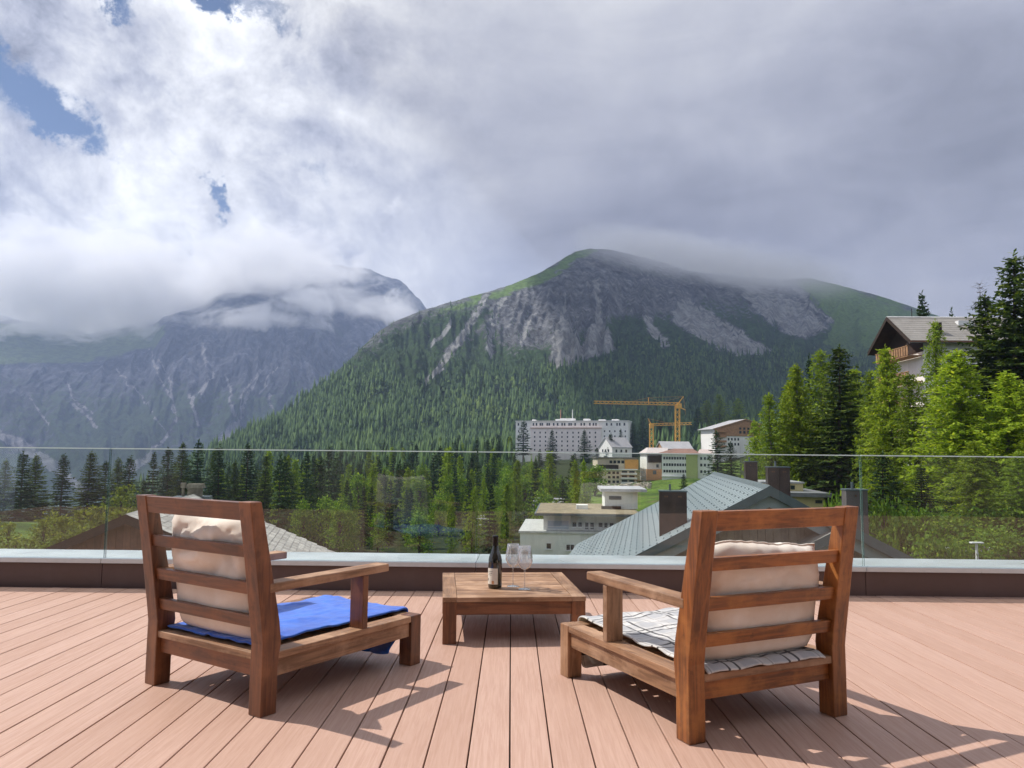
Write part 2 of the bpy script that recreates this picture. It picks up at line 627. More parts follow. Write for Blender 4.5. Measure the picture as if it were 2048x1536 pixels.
def main_height(x, y):
    f = np.arctan2(x, y)
    r = np.hypot(x, y)
    te, R = RIDGE(f)
    B = FOOT(f)
    zr = EYE + te * R
    zb = ground_z(B * np.sin(f), B * np.cos(f)) - 2
    s = (r - B) / (R - B)
    sc = np.clip(s, 0, 1)
    p = np.interp(f, [azel(480, 0)[0], azel(800, 0)[0], azel(1150, 0)[0], azel(1600, 0)[0], azel(1900, 0)[0]], [1.05, 1.3, 1.5, 1.6, 1.6])
    prof = sc ** p
    hh = zr - zb
    # ribs and gullies that run down the face
    u = f * 38 + .8 * perlin(f * 9, sc * 2)
    rib = fbm(u, sc * 2.2 + 3, oct=5, ridged=True) - .25
    env = np.clip(sc * 3.2 - .35, 0, 1) * np.clip((1.0 - sc) * 5, .0, 1)
    z = zb + hh * prof + env * (rib * 30 + 34 * fbm(x / 150, y / 150, oct=7) + 10 * fbm(u * .35 + 3 * perlin(f * 6, sc * 3), sc * 5, oct=4, ridged=True)) * np.clip(hh / 260, 0, 1)
    z = z + 6 * fbm(x / 34, y / 34, oct=5) * np.clip(sc * 6, 0, 1) * np.clip(.45 + (1 - sc) * 6, 0, 1)
    back = np.clip(s - 1, 0, None)
    z = z - back * (R - B) * .75 - 5 * np.sqrt(back * (R - B) / 12 + 1e-9)
    return np.where(s < 0, zb + s * 40, z)


nf, nr_ = 900, 330
fv = np.linspace(azel(-200, HOR)[0], azel(2500, HOR)[0], nf)
sv = np.concatenate([[-.06], np.linspace(0, 1, nr_ - 50) ** .95, 1 + np.linspace(.003, .45, 49) ** 1.2])
Sg, Fg = np.meshgrid(sv, fv, indexing='ij')
Rm = FOOT(Fg) + Sg * (RIDGE(Fg)[1] - FOOT(Fg))
Xm, Ym = Rm * np.sin(Fg), Rm * np.cos(Fg)
Zm = main_height(Xm, Ym)
PXm, PYm = project(Xm, Ym, Zm)
wob = 14 * fbm(Xm / 60, Ym / 60, oct=4)
wx_ = PXm + wob
wy_ = PYm + 14 * fbm(Xm / 60 + 40, Ym / 60, oct=4)
scree = np.zeros_like(Xm)
for poly, soft in (([(1112, 640), (1138, 648), (1160, 690), (1185, 712), (1140, 733), (1098, 732), (1105, 690)], 10),
                   ([(1186, 640), (1205, 640), (1222, 680), (1235, 702), (1180, 718), (1135, 734), (1165, 690)], 10),
                   ([(1362, 598), (1380, 604), (1450, 655), (1512, 690), (1548, 704), (1470, 712), (1440, 700), (1385, 668), (1342, 640), (1350, 615)], 14),
                   ([(1478, 566), (1520, 572), (1590, 600), (1640, 640), (1655, 655), (1622, 676), (1590, 672), (1540, 642), (1505, 612)], 16),
                   ([(1286, 628), (1300, 640), (1345, 690), (1330, 694), (1296, 658)], 10)):
    scree = np.maximum(scree, in_poly(wx_, wy_, poly, soft))
for line, w in (([(975, 590), (945, 640), (915, 690), (880, 730), (848, 768)], 9), ([(1005, 600), (985, 640), (975, 690), (985, 720)], 7), ([(1190, 560), (1196, 600), (1196, 640)], 8),
                ([(1130, 590), (1120, 640)], 5), ([(1060, 640), (1045, 690)], 5), ([(900, 640), (865, 690)], 6), ([(1590, 580), (1660, 640)], 7), ([(1490, 590), (1600, 668)], 8), ([(1405, 620), (1520, 690)], 7)):
    scree = np.maximum(scree, near_line(wx_, wy_, line, w) * .9)
tl = np.interp(PXm, [300, 480, 560, 700, 850, 1000, 1100, 1170, 1250, 1350, 1450, 1550, 1700, 1900], [960, 872, 842, 775, 770, 742, 734, 738, 690, 690, 702, 702, 722, 745])
woods = sstep(wy_, tl - 18, tl + 14)
scrub = .62 * sstep(wy_, tl - 160, tl - 10) + .18
scrub = np.maximum(scrub, .80 * in_poly(wx_, wy_, [(700, 740), (760, 665), (860, 622), (960, 600), (1000, 625), (930, 700), (850, 760), (720, 790)], 60))
scrub = np.maximum(scrub, .75 * in_poly(wx_, wy_, [(1180, 690), (1215, 640), (1260, 640), (1300, 680), (1290, 720), (1180, 740)], 30))
scrub = scrub - .55 * in_poly(wx_, wy_, [(1000, 640), (1080, 560), (1180, 505), (1330, 530), (1430, 560), (1330, 620), (1200, 625), (1090, 690), (1010, 690)], 50)
scrub = np.maximum(scrub, .75 * in_poly(wx_, wy_, [(1440, 640), (1500, 640), (1620, 700), (1640, 740), (1540, 720)], 30))
mead = np.zeros_like(Xm)
mead = np.maximum(mead, in_poly(wx_, wy_, [(840, 626), (960, 590), (1080, 545), (1150, 500), (1200, 497), (1160, 520), (1085, 565), (1000, 598), (900, 625)], 18) * .85)
mead = np.maximum(mead, in_poly(wx_, wy_, [(1585, 550), (1640, 555), (1760, 590), (1900, 640), (1900, 720), (1700, 720), (1640, 690), (1660, 640), (1610, 590)], 40) * .95)
mead = np.maximum(mead, .5 * in_poly(wx_, wy_, [(700, 760), (740, 730), (880, 700), (900, 760), (760, 850), (690, 850)], 50))
woods = np.maximum(woods, scrub) * (1 - .95 * scree)
mead = mead * (1 - scree)
woods = np.where(mead > .6, woods * .6, woods)
m_main = land_mat('mountain_rock', (.088, .092, .102), (.205, .21, .218), (.036, .066, .023), (.140, .22, .062), (.33, .335, .335))
obj('mountain', grid_mesh('mountain', Xm, Ym, Zm, m_main, np.stack([woods, scree, mead], -1)), kind='structure')

# far massif on the left: a cliff with a green terrace above it, its top lost in the cloud
RIDGE2 = ridge_table([(-500, 560, 4750), (-200, 600, 4750), (0, 640, 4700), (60, 652, 4600), (130, 664, 4500), (180, 680, 4450), (230, 668, 4400), (330, 642, 4200), (390, 610, 4100), (450, 565, 4000), (520, 540, 4000), (600, 538, 4000), (680, 538, 4000), (710, 541, 4000),
                      (740, 548, 4000), (770, 560, 4000), (800, 574, 4000), (825, 594, 4000), (842, 612, 4000), (870, 650, 4000), (950, 720, 4000)])
TERR = ridge_table([(-500, 660, 3600), (-100, 712, 3500), (0, 714, 3450), (90, 716, 3450), (160, 722, 3400), (220, 712, 3400), (300, 696, 3350), (325, 658, 3350), (345, 652, 3350), (380, 655, 3350), (450, 640, 3350), (560, 640, 3300), (640, 655, 3250), (750, 700, 3200), (850, 740, 3200), (950, 800, 3200)])
FOOT2 = ridge_table([(-500, 1000, 2400), (0, 985, 2300), (150, 985, 2200), (300, 948, 2300), (440, 890, 2400), (600, 900, 2400), (950, 950, 2400)])
fv2 = np.linspace(azel(-450, HOR)[0], azel(930, HOR)[0], 620)
sv2 = np.linspace(-.08, 2.25, 300)
Sg2, Fg2 = np.meshgrid(sv2, fv2, indexing='ij')
te0, R0 = FOOT2(Fg2)
te1, R1 = TERR(Fg2)
te2, R2 = RIDGE2(Fg2)
z0, z1, z2 = EYE + te0 * R0, EYE + te1 * R1, EYE + te2 * R2
sa, sb, sc_ = np.clip(Sg2, -.1, 1), np.clip(Sg2 - 1, 0, 1), np.clip(Sg2 - 2, 0, 1)
Rf = R0 + (R1 - R0) * sa + (R2 - R1) * sb + sc_ * 600
Zf = np.where(Sg2 <= 1, z0 + (z1 - z0) * np.sign(sa) * np.abs(sa) ** 1.15, np.where(Sg2 <= 2, z1 + (z2 - z1) * sb ** .95, z2 - sc_ * 700))
Xf, Yf = Rf * np.sin(Fg2), Rf * np.cos(Fg2)
uu = Fg2 * 34 + .8 * perlin(Fg2 * 8, sa * 1.6) + .25 * perlin(Fg2 * 30, sa * 5)
ribs = fbm(uu, Sg2 * 1.6 + 9, oct=5, ridged=True) - .25
env2 = np.clip(sa * 6, 0, 1) * np.clip((1.03 - sa) * 7, .12, 1) * np.where(Sg2 > 1, np.clip((2.02 - Sg2) * 6, .25, 1), 1)
dR = env2 * (ribs * 105 + 46 * fbm(Fg2 * 30, Zf / 420, oct=7) + 22 * fbm(Fg2 * 110, Zf / 120, oct=5))
Xf, Yf = Xf - dR * np.sin(Fg2), Yf - dR * np.cos(Fg2)
Zf = Zf + env2 * 26 * fbm(Xf / 90, Yf / 90, oct=5) + np.where(Sg2 > 1, 1, 0) * np.clip((Sg2 - 1) * 5, 0, 1) * 42 * fbm(Xf / 260 + 5, Yf / 420, oct=5, ridged=True)
PXf, PYf = project(Xf, Yf, Zf)
wob = 16 * fbm(Xf / 120, Yf / 120, oct=4)
wx_, wy_ = PXf + wob, PYf + 12 * fbm(Xf / 120 + 9, Yf / 120, oct=4)
scr2 = np.zeros_like(Xf)
for line, w in (([(-40, 852), (40, 885), (110, 935), (170, 985)], 13), ([(318, 720), (345, 770), (352, 830), (330, 870), (300, 905), (268, 935)], 4), ([(380, 790), (385, 815), (395, 850)], 5), ([(430, 740), (400, 790)], 3), ([(235, 740), (290, 800), (330, 860)], 3), ([(500, 760), (480, 800), (475, 850)], 4), ([(130, 760), (150, 800), (185, 830)], 3), ([(60, 790), (95, 850)], 3), ([(560, 720), (520, 790)], 3), ([(300, 700), (320, 760), (350, 800)], 4),
                ([(478, 830), (500, 780), (520, 740)], 6), ([(470, 850), (445, 885)], 12), ([(150, 810), (190, 850)], 5), ([(405, 690), (412, 730)], 6), ([(540, 790), (545, 820)], 5), ([(450, 750), (470, 830)], 5), ([(300, 915), (265, 940)], 12)):
    scr2 = np.maximum(scr2, near_line(wx_, wy_, line, w) * (1 if w > 10 else .72 + .5 * fbm(Xf / 60, Zf / 60, oct=3)))
md2 = np.where(Sg2 > .93, 1, 0) * in_poly(wx_, wy_, [(-300, 640), (330, 650), (330, 690), (250, 708), (160, 728), (-300, 730)], 24)
gr2 = .45 * sstep(wy_, 700, 850) + .22 + .45 * fbm(Xf / 260, Zf / 200, oct=4)
gr2 = np.maximum(gr2, .95 * sstep(wy_, 885, 925)) * (1 - .9 * scr2)
gr2 = gr2 * (1 - .7 * md2)
m_far = land_mat('far_rock', (.022, .025, .038), (.088, .092, .116), (.028, .045, .02), (.10, .14, .045), (.22, .215, .23), .5)
obj('mountain', grid_mesh('far_mountain', Xf, Yf, Zf, m_far, np.stack([gr2, scr2, md2], -1)), kind='structure')
# ================================================================== terrace
YAW = -.0128                                              # the parapet is not quite square to the boards
PY0 = 5.88


def composite_mat():
    def b(N):
        p = N.coord('Object')
        r = N.orand()
        pv = N.vmath('ADD', p, N.comb(N.math('MULTIPLY', r, 31.), N.math('MULTIPLY', r, 57.), 0.))
        grain = N.noise(N.mapping(pv, (95, 3.2, 20)), 1., 6, .62, .9)
        ring = N.noise(N.mapping(pv, (26, 1.5, 8)), 1., 4, .6, 2.2)
        blot = N.noise(N.mapping(pv, (5, 1.2, 1)), 1., 5, .6)
        wear = N.noise(N.mapping(p, (1.2, .5, 1)), 1., 5, .65)
        c = N.mix(N.rng(r, 0, 1, smooth=False), (.475, .303, .234), (.535, .355, .284))
        c = N.mix(N.math('MULTIPLY', N.rng(grain, .36, .66), .32), c, (.36, .205, .150))
        c = N.mix(N.math('MULTIPLY', N.rng(ring, .46, .56), .16), c, (.33, .18, .125))
        c = N.mix(N.math('MULTIPLY', N.rng(blot, .48, .72), .24), c, (.60, .40, .32))
        c = N.mix(N.math('MULTIPLY', N.rng(wear, .55, .68), .18), c, (.38, .225, .165))
        dirt = N.noise(p, 130, 3, .6)
        c = N.mix(N.math('MULTIPLY', N.rng(dirt, .66, .74), .35), c, (.20, .13, .10))
        h = N.math('ADD', grain, N.math('MULTIPLY', ring, .5))
        return N.pbr(c, N.rng(grain, .3, .7, .48, .66), N.bump(h, .28, .0016), spec=.32)
    return material('composite_board', b)


def wood_mat(name, dark, mid, light, rough=.5, worn=.35, axis=2, coat=.25):
    def b(N):
        p = N.coord('Object')
        r = N.orand()
        ge = N.add('ShaderNodeNewGeometry').outputs['Random Per Island']
        pv = N.vmath('ADD', p, N.comb(N.math('MULTIPLY', r, 13.), N.math('MULTIPLY', ge, 7.), N.math('MULTIPLY', r, 5.)))
        sc = [34, 34, 34]
        sc[axis] = 2.4
        fine = [150, 150, 150]
        fine[axis] = 7
        n1 = N.noise(N.mapping(pv, tuple(sc)), 1., 6, .62, 1.1)
        n2 = N.noise(N.mapping(pv, tuple(fine)), 1., 4, .6)
        n3 = N.noise(pv, 4.5, 6, .65)
        n4 = N.noise(pv, 19, 5, .7)
        c = N.mix(N.rng(n1, .33, .66), dark, mid)
        c = N.mix(N.math('MULTIPLY', N.rng(n3, .45, .68), .7), c, light)
        c = N.mix(N.math('MULTIPLY', N.rng(n2, .5, .72), .5), c, N.scale_col(c, .55))
        c = N.mix(N.math('MULTIPLY', N.rng(n4, .60, .72), worn), c, tuple(x * .45 for x in dark))
        c = N.scale_col(c, N.math('ADD', .86, N.math('MULTIPLY', r, .26)))
        return N.pbr(c, N.rng(n3, .3, .7, rough - .1, rough + .14), N.bump(N.math('ADD', n1, n2), .22, .0016), spec=.4, **{'Coat Weight': coat, 'Coat Roughness': .35})
    return material(name, b)


def plain_mat(name, col, rough=.6, var=.15, scale=3., metal=0, bump=0., spec=.4, streak=None, grime=None, rand=0):
    """painted or cast surface with broad unevenness, fine grain and optional streaks of dirt"""
    def b(N):
        p = N.coord('Object')
        n = N.noise(p, scale, 6, .65)
        n2 = N.noise(p, scale * 14, 4, .6)
        c = N.mix(N.rng(n, .3, .7), tuple(x * (1 - var) for x in col), tuple(min(1, x * (1 + var)) for x in col))
        c = N.mix(N.math('MULTIPLY', N.rng(n2, .4, .7), .25), c, N.scale_col(c, .8))
        if rand:
            c = N.scale_col(c, N.math('ADD', 1 - rand / 2, N.math('MULTIPLY', N.orand(), rand)))
            c = N.scale_col(c, N.math('ADD', 1 - rand / 2, N.math('MULTIPLY', N.irand(), rand)))
        if streak:
            st = N.noise(N.mapping(p, (scale * 2, scale * 2, scale * .12)), 1., 5, .65)
            c = N.mix(N.math('MULTIPLY', N.rng(st, .5, .7), grime or .4), c, streak)
        return N.pbr(c, N.rng(n, .3, .7, max(.02, rough - .1), rough + .1), N.bump(n2, bump, .01) if bump else None, metal, spec)
    return material(name, b)


M_board = composite_mat()
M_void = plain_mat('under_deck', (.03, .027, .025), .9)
M_fascia = plain_mat('fascia_metal', (.112, .070, .063), .42, .08, 1.6, 0, 0, .45, (.14, .10, .09), .25)
M_coping = plain_mat('coping_metal', (.60, .66, .69), .36, .03, 1.5, .35, 0, .5)


def glass_mat():
    def b(N):
        fr = N.add('ShaderNodeFresnel')
        fr.inputs['IOR'].default_value = 1.52
        tr = N.add('ShaderNodeBsdfTransparent')
        N.put(tr.inputs['Color'], (.945, .972, .958))
        gl = N.add('ShaderNodeBsdfGlossy')
        gl.inputs['Roughness'].default_value = 0
        bk = N.add('ShaderNodeNewGeometry').outputs['Backfacing']
        fac = N.math('MULTIPLY', N.math('MULTIPLY', fr.outputs[0], N.math('SUBTRACT', 1., bk)), 2.1, clamp=True)
        smear = N.noise(N.mapping(N.coord('Object'), (1.2, 1, .7)), 2.2, 6, .7, .8)
        df = N.add('ShaderNodeBsdfDiffuse')
        N.put(df.inputs['Color'], (.62, .65, .64))
        clean = N.mixsh(fac, tr.outputs[0], gl.outputs[0])
        return N.mixsh(N.rng(smear, .50, .80, .003, .016), clean, df.outputs[0])
    return material('clear_glass', b)


M_glass = glass_mat()
M_gedge = material('glass_edge', lambda N: N.mixsh(.15, N.pbr((.62, .74, .70), .18, spec=.6), N.add('ShaderNodeBsdfTransparent').outputs[0]))
M_gside = material('glass_side', lambda N: N.mixsh(.30, N.pbr((.10, .19, .17), .12, spec=.6), N.add('ShaderNodeBsdfTransparent').outputs[0]))

deck = MB().box(-9, 9, -2.0, 5.9, -.32, -.045).mesh('deck', M_void)
deck = obj('deck', deck, kind='structure')
bw = .145
gap = .0055
bmb = MB().box(-(bw - gap) / 2, (bw - gap) / 2, -3.95, 3.95, -.024, 0)
board_me = bmb.mesh('plank', M_board)
for k in range(-60, 60):
    x = .0045 + bw * (k + .5)
    obj('plank', board_me, deck, (x, 1.92 + rnd.uniform(-.004, .004), rnd.uniform(-.0012, .0006)), .0022)

# parapet with metal fascia and coping
par = obj('parapet', MB().box(-9.2, 9.2, .02, .52, -.4, .178).mesh('parapet', plain_mat('parapet_core', (.3, .3, .3), .8)), kind='structure')
par.location = (0, PY0, 0)
par.rotation_euler = (0, 0, YAW)
jx = [-9.2, -6.05, -3.13, -.262, 2.69, 5.6, 9.2]
for a, b in zip(jx[:-1], jx[1:]):
    obj('fascia_panel', MB().box(a + .0022, b - .0022, -.002, .018, -.03, .176).mesh('fascia_panel', M_fascia), par, None, .0015)
    c = MB().prism([(-.028, .180), (-.028, .2165), (.56, .205), (.56, .180)], 'x', a + .0015, b - .0015)
    obj('coping', c.mesh('coping', M_coping), par, None, .003)
obj('shadow_gap', MB().box(-9.2, 9.2, -.004, .012, -.040, -.032).mesh('shadow_gap', M_void), par)

bal = thing('glass_balustrade', 'frameless clear glass balustrade on the brown parapet along the terrace edge', 'balustrade', (0, PY0, 0), YAW)
for a, b in zip(jx[:-1], jx[1:]):
    x0, x1, y0, y1 = a + .006, b - .006, .018, .0355
    m = MB()
    v = [(x0, y0, .2), (x1, y0, .2), (x1, y1, .2), (x0, y1, .2), (x0, y0, 1.05), (x1, y0, 1.05), (x1, y1, 1.05), (x0, y1, 1.05)]
    m.add(v, [(0, 1, 5, 4), (2, 3, 7, 6)], 0)
    m.add(v, [(1, 2, 6, 5), (3, 0, 4, 7)], 2)
    gp = obj('glass_panel', m.mesh('glass_panel', [M_glass, M_gedge, M_gside]), bal)
    e = MB().hexa([(x0, y0 - .0005, 1.0505), (x1, y0 - .0005, 1.0505), (x1, y1, 1.0505), (x0, y1, 1.0505)], [(x0, y0 + .002, 1.0585), (x1, y0 + .002, 1.0585), (x1, y1 - .002, 1.0585), (x0, y1 - .002, 1.0585)])
    obj('polished_edge', e.mesh('polished_edge', M_gedge), gp)

# the house the terrace stands on and its wall behind the camera
M_wallb = plain_mat('house_render', (.24, .22, .20), .85, .05, 1, 0, .2, .2)
obj('terrace_base', MB().box(-9.3, 9.3, -5.8, 6.40, -14, -.42).mesh('terrace_base', plain_mat('base_render', (.45, .44, .42), .9)), kind='structure')
hw = obj('house_wall', MB().box(-9.3, 9.3, -5.8, -2.0, -.4, 5.2).mesh('house_wall', M_wallb), kind='structure')
M_dglass = plain_mat('dark_glazing', (.025, .03, .033), .08, .1, 2, 0, 0, .6)
for x in (-6.2, -2.6, 1.0, 4.6):
    w = obj('window', MB().box(x, x + 2.4, -2.0, -1.94, .05, 2.35).mesh('window', plain_mat('bronze_frame', (.06, .05, .045), .5)), hw)
    obj('pane', MB().box(x + .08, x + 1.17, -1.94, -1.932, .13, 2.27).mesh('pane', M_dglass), w)
    obj('pane', MB().box(x + 1.23, x + 2.32, -1.94, -1.932, .13, 2.27).mesh('pane', M_dglass), w)

# ================================================================== lounge chairs
M_teak = {}
for ax, nm in ((0, 'x'), (1, 'y'), (2, 'z')):
    M_teak['dark' + nm] = wood_mat('oiled_teak_' + nm, (.085, .029, .012), (.20, .072, .029), (.30, .120, .048), .42, .48, ax, .35)
    M_teak['pale' + nm] = wood_mat('weathered_teak_' + nm, (.18, .094, .05), (.36, .20, .11), (.51, .325, .21), .6, .42, ax, .08)
    M_teak['warm' + nm] = wood_mat('orange_teak_' + nm, (.125, .040, .009), (.335, .112, .025), (.49, .195, .048), .40, .45, ax, .4)


def fabric_mat(name, col, col2, weave=900., rough=.95, sheen=.3):
    def b(N):
        p = N.coord('Object')
        n = N.noise(p, 6, 5, .6)
        wv_ = N.noise(p, weave, 2, .5)
        c = N.mix(N.rng(n, .35, .65), col, col2)
        c = N.mix(N.math('MULTIPLY', N.rng(wv_, .45, .6), .2), c, N.scale_col(c, .72))
        st = N.noise(p, 17, 6, .7)
        c = N.mix(N.math('MULTIPLY', N.rng(st, .6, .72), .18), c, N.scale_col(c, .75))
        return N.pbr(c, rough, N.bump(N.math('ADD', N.math('MULTIPLY', wv_, .5), n), .25, .002), spec=.2, **{'Sheen Weight': sheen})
    return material(name, b)


M_cream = fabric_mat('cream_canvas', (.78, .70, .61), (.85, .80, .73))
M_blue = fabric_mat('blue_terry', (.014, .105, .56), (.024, .165, .72), 700, .95, .55)


def plaid_mat():
    def b(N):
        uv = N.coord('UV')
        x, y, z = N.xyz(uv)

        def lines(c, per, offs, w):
            r = None
            for o in offs:
                q = N.math('ABSOLUTE', N.math('SUBTRACT', N.math('FRACT', N.math('ADD', N.math('DIVIDE', c, per), o)), .5))
                l = N.rng(q, w / per, w / per * 1.35, 1, 0)
                r = l if r is None else N.math('MAXIMUM', r, l)
            return r
        a = lines(x, .30, (0, .16), .0048)
        b_ = lines(y, .26, (.1, .26), .0048)
        th = lines(x, .30, (.45, .62), .0028)
        th2 = lines(y, .26, (.55, .72), .0028)
        wv_ = N.noise(N.coord('Object'), 800, 2, .5)
        base = N.mix(N.rng(N.noise(N.coord('Object'), 5, 4, .6), .35, .65), (.74, .73, .71), (.84, .83, .82))
        wide1, wide2 = lines(x, .30, (.30, .80), .030), lines(y, .26, (.36, .86), .026)
        base = N.mix(N.math('MULTIPLY', N.math('ADD', wide1, wide2), .24), base, (.30, .33, .40))
        base = N.mix(N.math('MULTIPLY', N.math('MAXIMUM', th, th2), .55), base, (.30, .27, .24))
        base = N.mix(N.math('MULTIPLY', N.math('MAXIMUM', a, b_), .9), base, (.022, .022, .028))
        base = N.mix(N.math('MULTIPLY', N.rng(wv_, .45, .62), .22), base, N.scale_col(base, .7))
        pb = N.pbr(base, .95, N.bump(wv_, .2, .002), spec=.15, **{'Sheen Weight': .4})
        t = N.add('ShaderNodeBsdfTranslucent')
        N.put(t.inputs['Color'], N.mix(1., base, (1., .86, .62), 'MULTIPLY'))
        return N.mixsh(.22, pb, t.outputs[0])
    return material('plaid_blanket', b)


M_plaid = plaid_mat()
CW, CDp, PW, PD, LW, LD, HS, HB, LEAN, HK, HA, AF, AWd = .80, .968, .0755, .078, .0765, .074, .241, .846, .088, .33, .517, .722, .078


def chair(name, label, loc, rz, post, seat, arm):
    t = thing(name, label, 'lounge chair', loc, rz, 'wooden lounge chairs facing the view')
    h = CW / 2
    lean = lambda z: 0 if z < HK else -(z - HK) / (HB - HK) * LEAN
    for s in (-1, 1):
        x0, x1 = sorted((s * h, s * (h - PW)))
        # rear post: straight up to the seat, then bent back and a little slimmer at the top
        m = MB()
        prof = [(0, 0, PD), (.18, .0, PD), (HK - .05, .001, PD + .012), (HK + .03, -.010, PD + .012), (HB * .75, lean(HB * .75), PD - .008), (HB, -LEAN, PD - .022)]
        vs = []
        for z, y, d in prof:
            vs += [(x0, y, z), (x1, y, z), (x1, y + d, z), (x0, y + d, z)]
        fs = [(0, 3, 2, 1)]
        for i in range(len(prof) - 1):
            a = i * 4
            fs += [(a + j, a + (j + 1) % 4, a + 4 + (j + 1) % 4, a + 4 + j) for j in range(4)]
        e = (len(prof) - 1) * 4
        fs.append((e, e + 1, e + 2, e + 3))
        m.add(vs, fs)
        obj('rear_post', m.mesh('rear_post', M_teak[post + 'z']), t, None, .004)
        x0, x1 = sorted((s * h, s * (h - LW)))
        obj('front_leg', MB().box(x0, x1, CDp - LD, CDp, 0, HS).mesh('front_leg', M_teak[arm + 'z']), t, None, .004)
        # side rail: flat board on top, apron below set in
        x0, x1 = sorted((s * h, s * (h - .085)))
        obj('side_rail', MB().box(x0 + .002, x1, PD + .001, CDp - LD - .001, HS - .030, HS - .001).mesh('side_rail', M_teak[seat + 'y']), t, None, .003)
        x0, x1 = sorted((s * (h - .014), s * (h - .046)))
        obj('side_apron', MB().box(x0, x1, PD - .004, CDp - LD + .004, HS - .100, HS - .032).mesh('side_apron', M_teak[seat + 'y']), t, None, .003)
        x0, x1 = sorted((s * (h + .002), s * (h - AWd)))
        ya = lean(HA) + .056
        m = MB().hexa([(x0, ya, HA - .038), (x1, ya, HA - .038), (x1, AF, HA - .036), (x0, AF, HA - .036)],
                      [(x0, ya, HA), (x1, ya, HA), (x1, AF, HA), (x0, AF, HA)])
        obj('armrest', m.mesh('armrest', M_teak[seat + 'y']), t, None, .005)
        x0, x1 = sorted((s * (h - .001), s * (h - .084)))
        obj('arm_support', MB().box(x0, x1, .555, .588, HS - .001, HA - .038).mesh('arm_support', M_teak[arm + 'z']), t, None, .003)
    xi = h - PW + .006

    def slat(nm, z0, z1, th, key, dy=.012):
        y0, y1 = lean(z0) + dy, lean(z1) + dy
        m = MB().hexa([(-xi, y0, z0), (xi, y0, z0), (xi, y0 + th, z0), (-xi, y0 + th, z0)], [(-xi, y1, z1), (xi, y1, z1), (xi, y1 + th, z1), (-xi, y1 + th, z1)])
        obj(nm, m.mesh(nm, M_teak[key]), t, None, .003)
    slat('top_rail', .770, .843, .042, post + 'x', .004)
    for z in (.670, .520, .384):
        slat('back_slat', z - .050, z, .030, post + 'x')
    obj('rear_rail', MB().box(-xi, xi, .006, .10, HS - .030, HS - .001).mesh('rear_rail', M_teak[seat + 'x']), t, None, .003)
    obj('rear_apron', MB().box(-xi, xi, .024, .056, HS - .098, HS - .032).mesh('rear_apron', M_teak[post + 'x']), t, None, .003)
    xl = h - LW + .006
    obj('front_rail', MB().box(-xl, xl, CDp - .085, CDp - .003, HS - .030, HS - .001).mesh('front_rail', M_teak[seat + 'x']), t, None, .003)
    obj('front_apron', MB().box(-xl, xl, CDp - .052, CDp - .020, HS - .098, HS - .032).mesh('front_apron', M_teak[seat + 'x']), t, None, .003)
    n = 9
    for k in range(n):
        y = .13 + k * (CDp - .085 - .13 - .062) / (n - 1)
        obj('seat_slat', MB().box(-(h - .0865), h - .0865, y, y + .062, HS - .034, HS - .014).mesh('seat_slat', M_teak[seat + 'x']), t, None, .002)
    return t


LA = (-1.3115, 3.307, 0), -.5822
RA = (1.0163, 3.0192, 0), .4401
chair('lounge_chair', 'low brown wooden armchair with the bright blue towel on its seat', *LA, 'dark', 'pale', 'dark')
chair('lounge_chair', 'low orange brown wooden armchair with the black and white checked blanket', *RA, 'warm', 'pale', 'pale')


def frame(place):
    (x, y, z), r = place
    return Matrix.Translation((x, y, z)) @ Matrix.Rotation(r, 4, 'Z')


def cloth_grid(nu, nv, fn, thick, mat, uvfn=None, name='cloth'):
    """sheet of nu x nv points through fn(u, v), given thickness"""
    u, v = np.meshgrid(np.linspace(0, 1, nu), np.linspace(0, 1, nv), indexing='ij')
    P = fn(u, v)
    me = bpy.data.meshes.new(name)
    f = grid_faces(nu, nv)
    me.from_pydata(P.reshape(-1, 3).tolist(), [], f.tolist())
    me.materials.append(mat)
    me.polygons.foreach_set('use_smooth', [True] * len(f))
    if uvfn is not None:
        U = uvfn(u, v).reshape(-1, 2)
        lay = me.uv_layers.new(name='UVMap')
        li = np.empty(len(me.loops), int)
        me.loops.foreach_get('vertex_index', li)
        lay.data.foreach_set('uv', U[li].ravel())
    me.update()
    return me


def cloth_obj(name, me, place, thick):
    o = obj(name, me)
    o.matrix_world = frame(place)
    s = o.modifiers.new('solid', 'SOLIDIFY')
    s.thickness = thick
    s.offset = 1
    d = o.modifiers.new('sub', 'SUBSURF')
    d.levels = d.render_levels = 1
    return o


def seat_path(L, y_back, y_front, z_top, hang, back_drop=0.0):
    """side profile of a cloth: from the back over the seat and down in front (list of y, z, s)"""
    pts = [(y_back, z_top - back_drop)]
    for k in range(1, 31):
        pts.append((y_back + (y_front - y_back) * k / 30, z_top))
    for k in range(1, 7):
        a = k / 6 * pi / 2
        pts.append((y_front + .022 * sin(a), z_top - .022 * (1 - cos(a))))
    for k in range(1, 13):
        pts.append((y_front + .022 + .012 * k / 12, z_top - .022 - hang * k / 12))
    p = np.array(pts)
    s = np.concatenate([[0], np.cumsum(np.hypot(*np.diff(p, axis=0).T))])
    return p, s


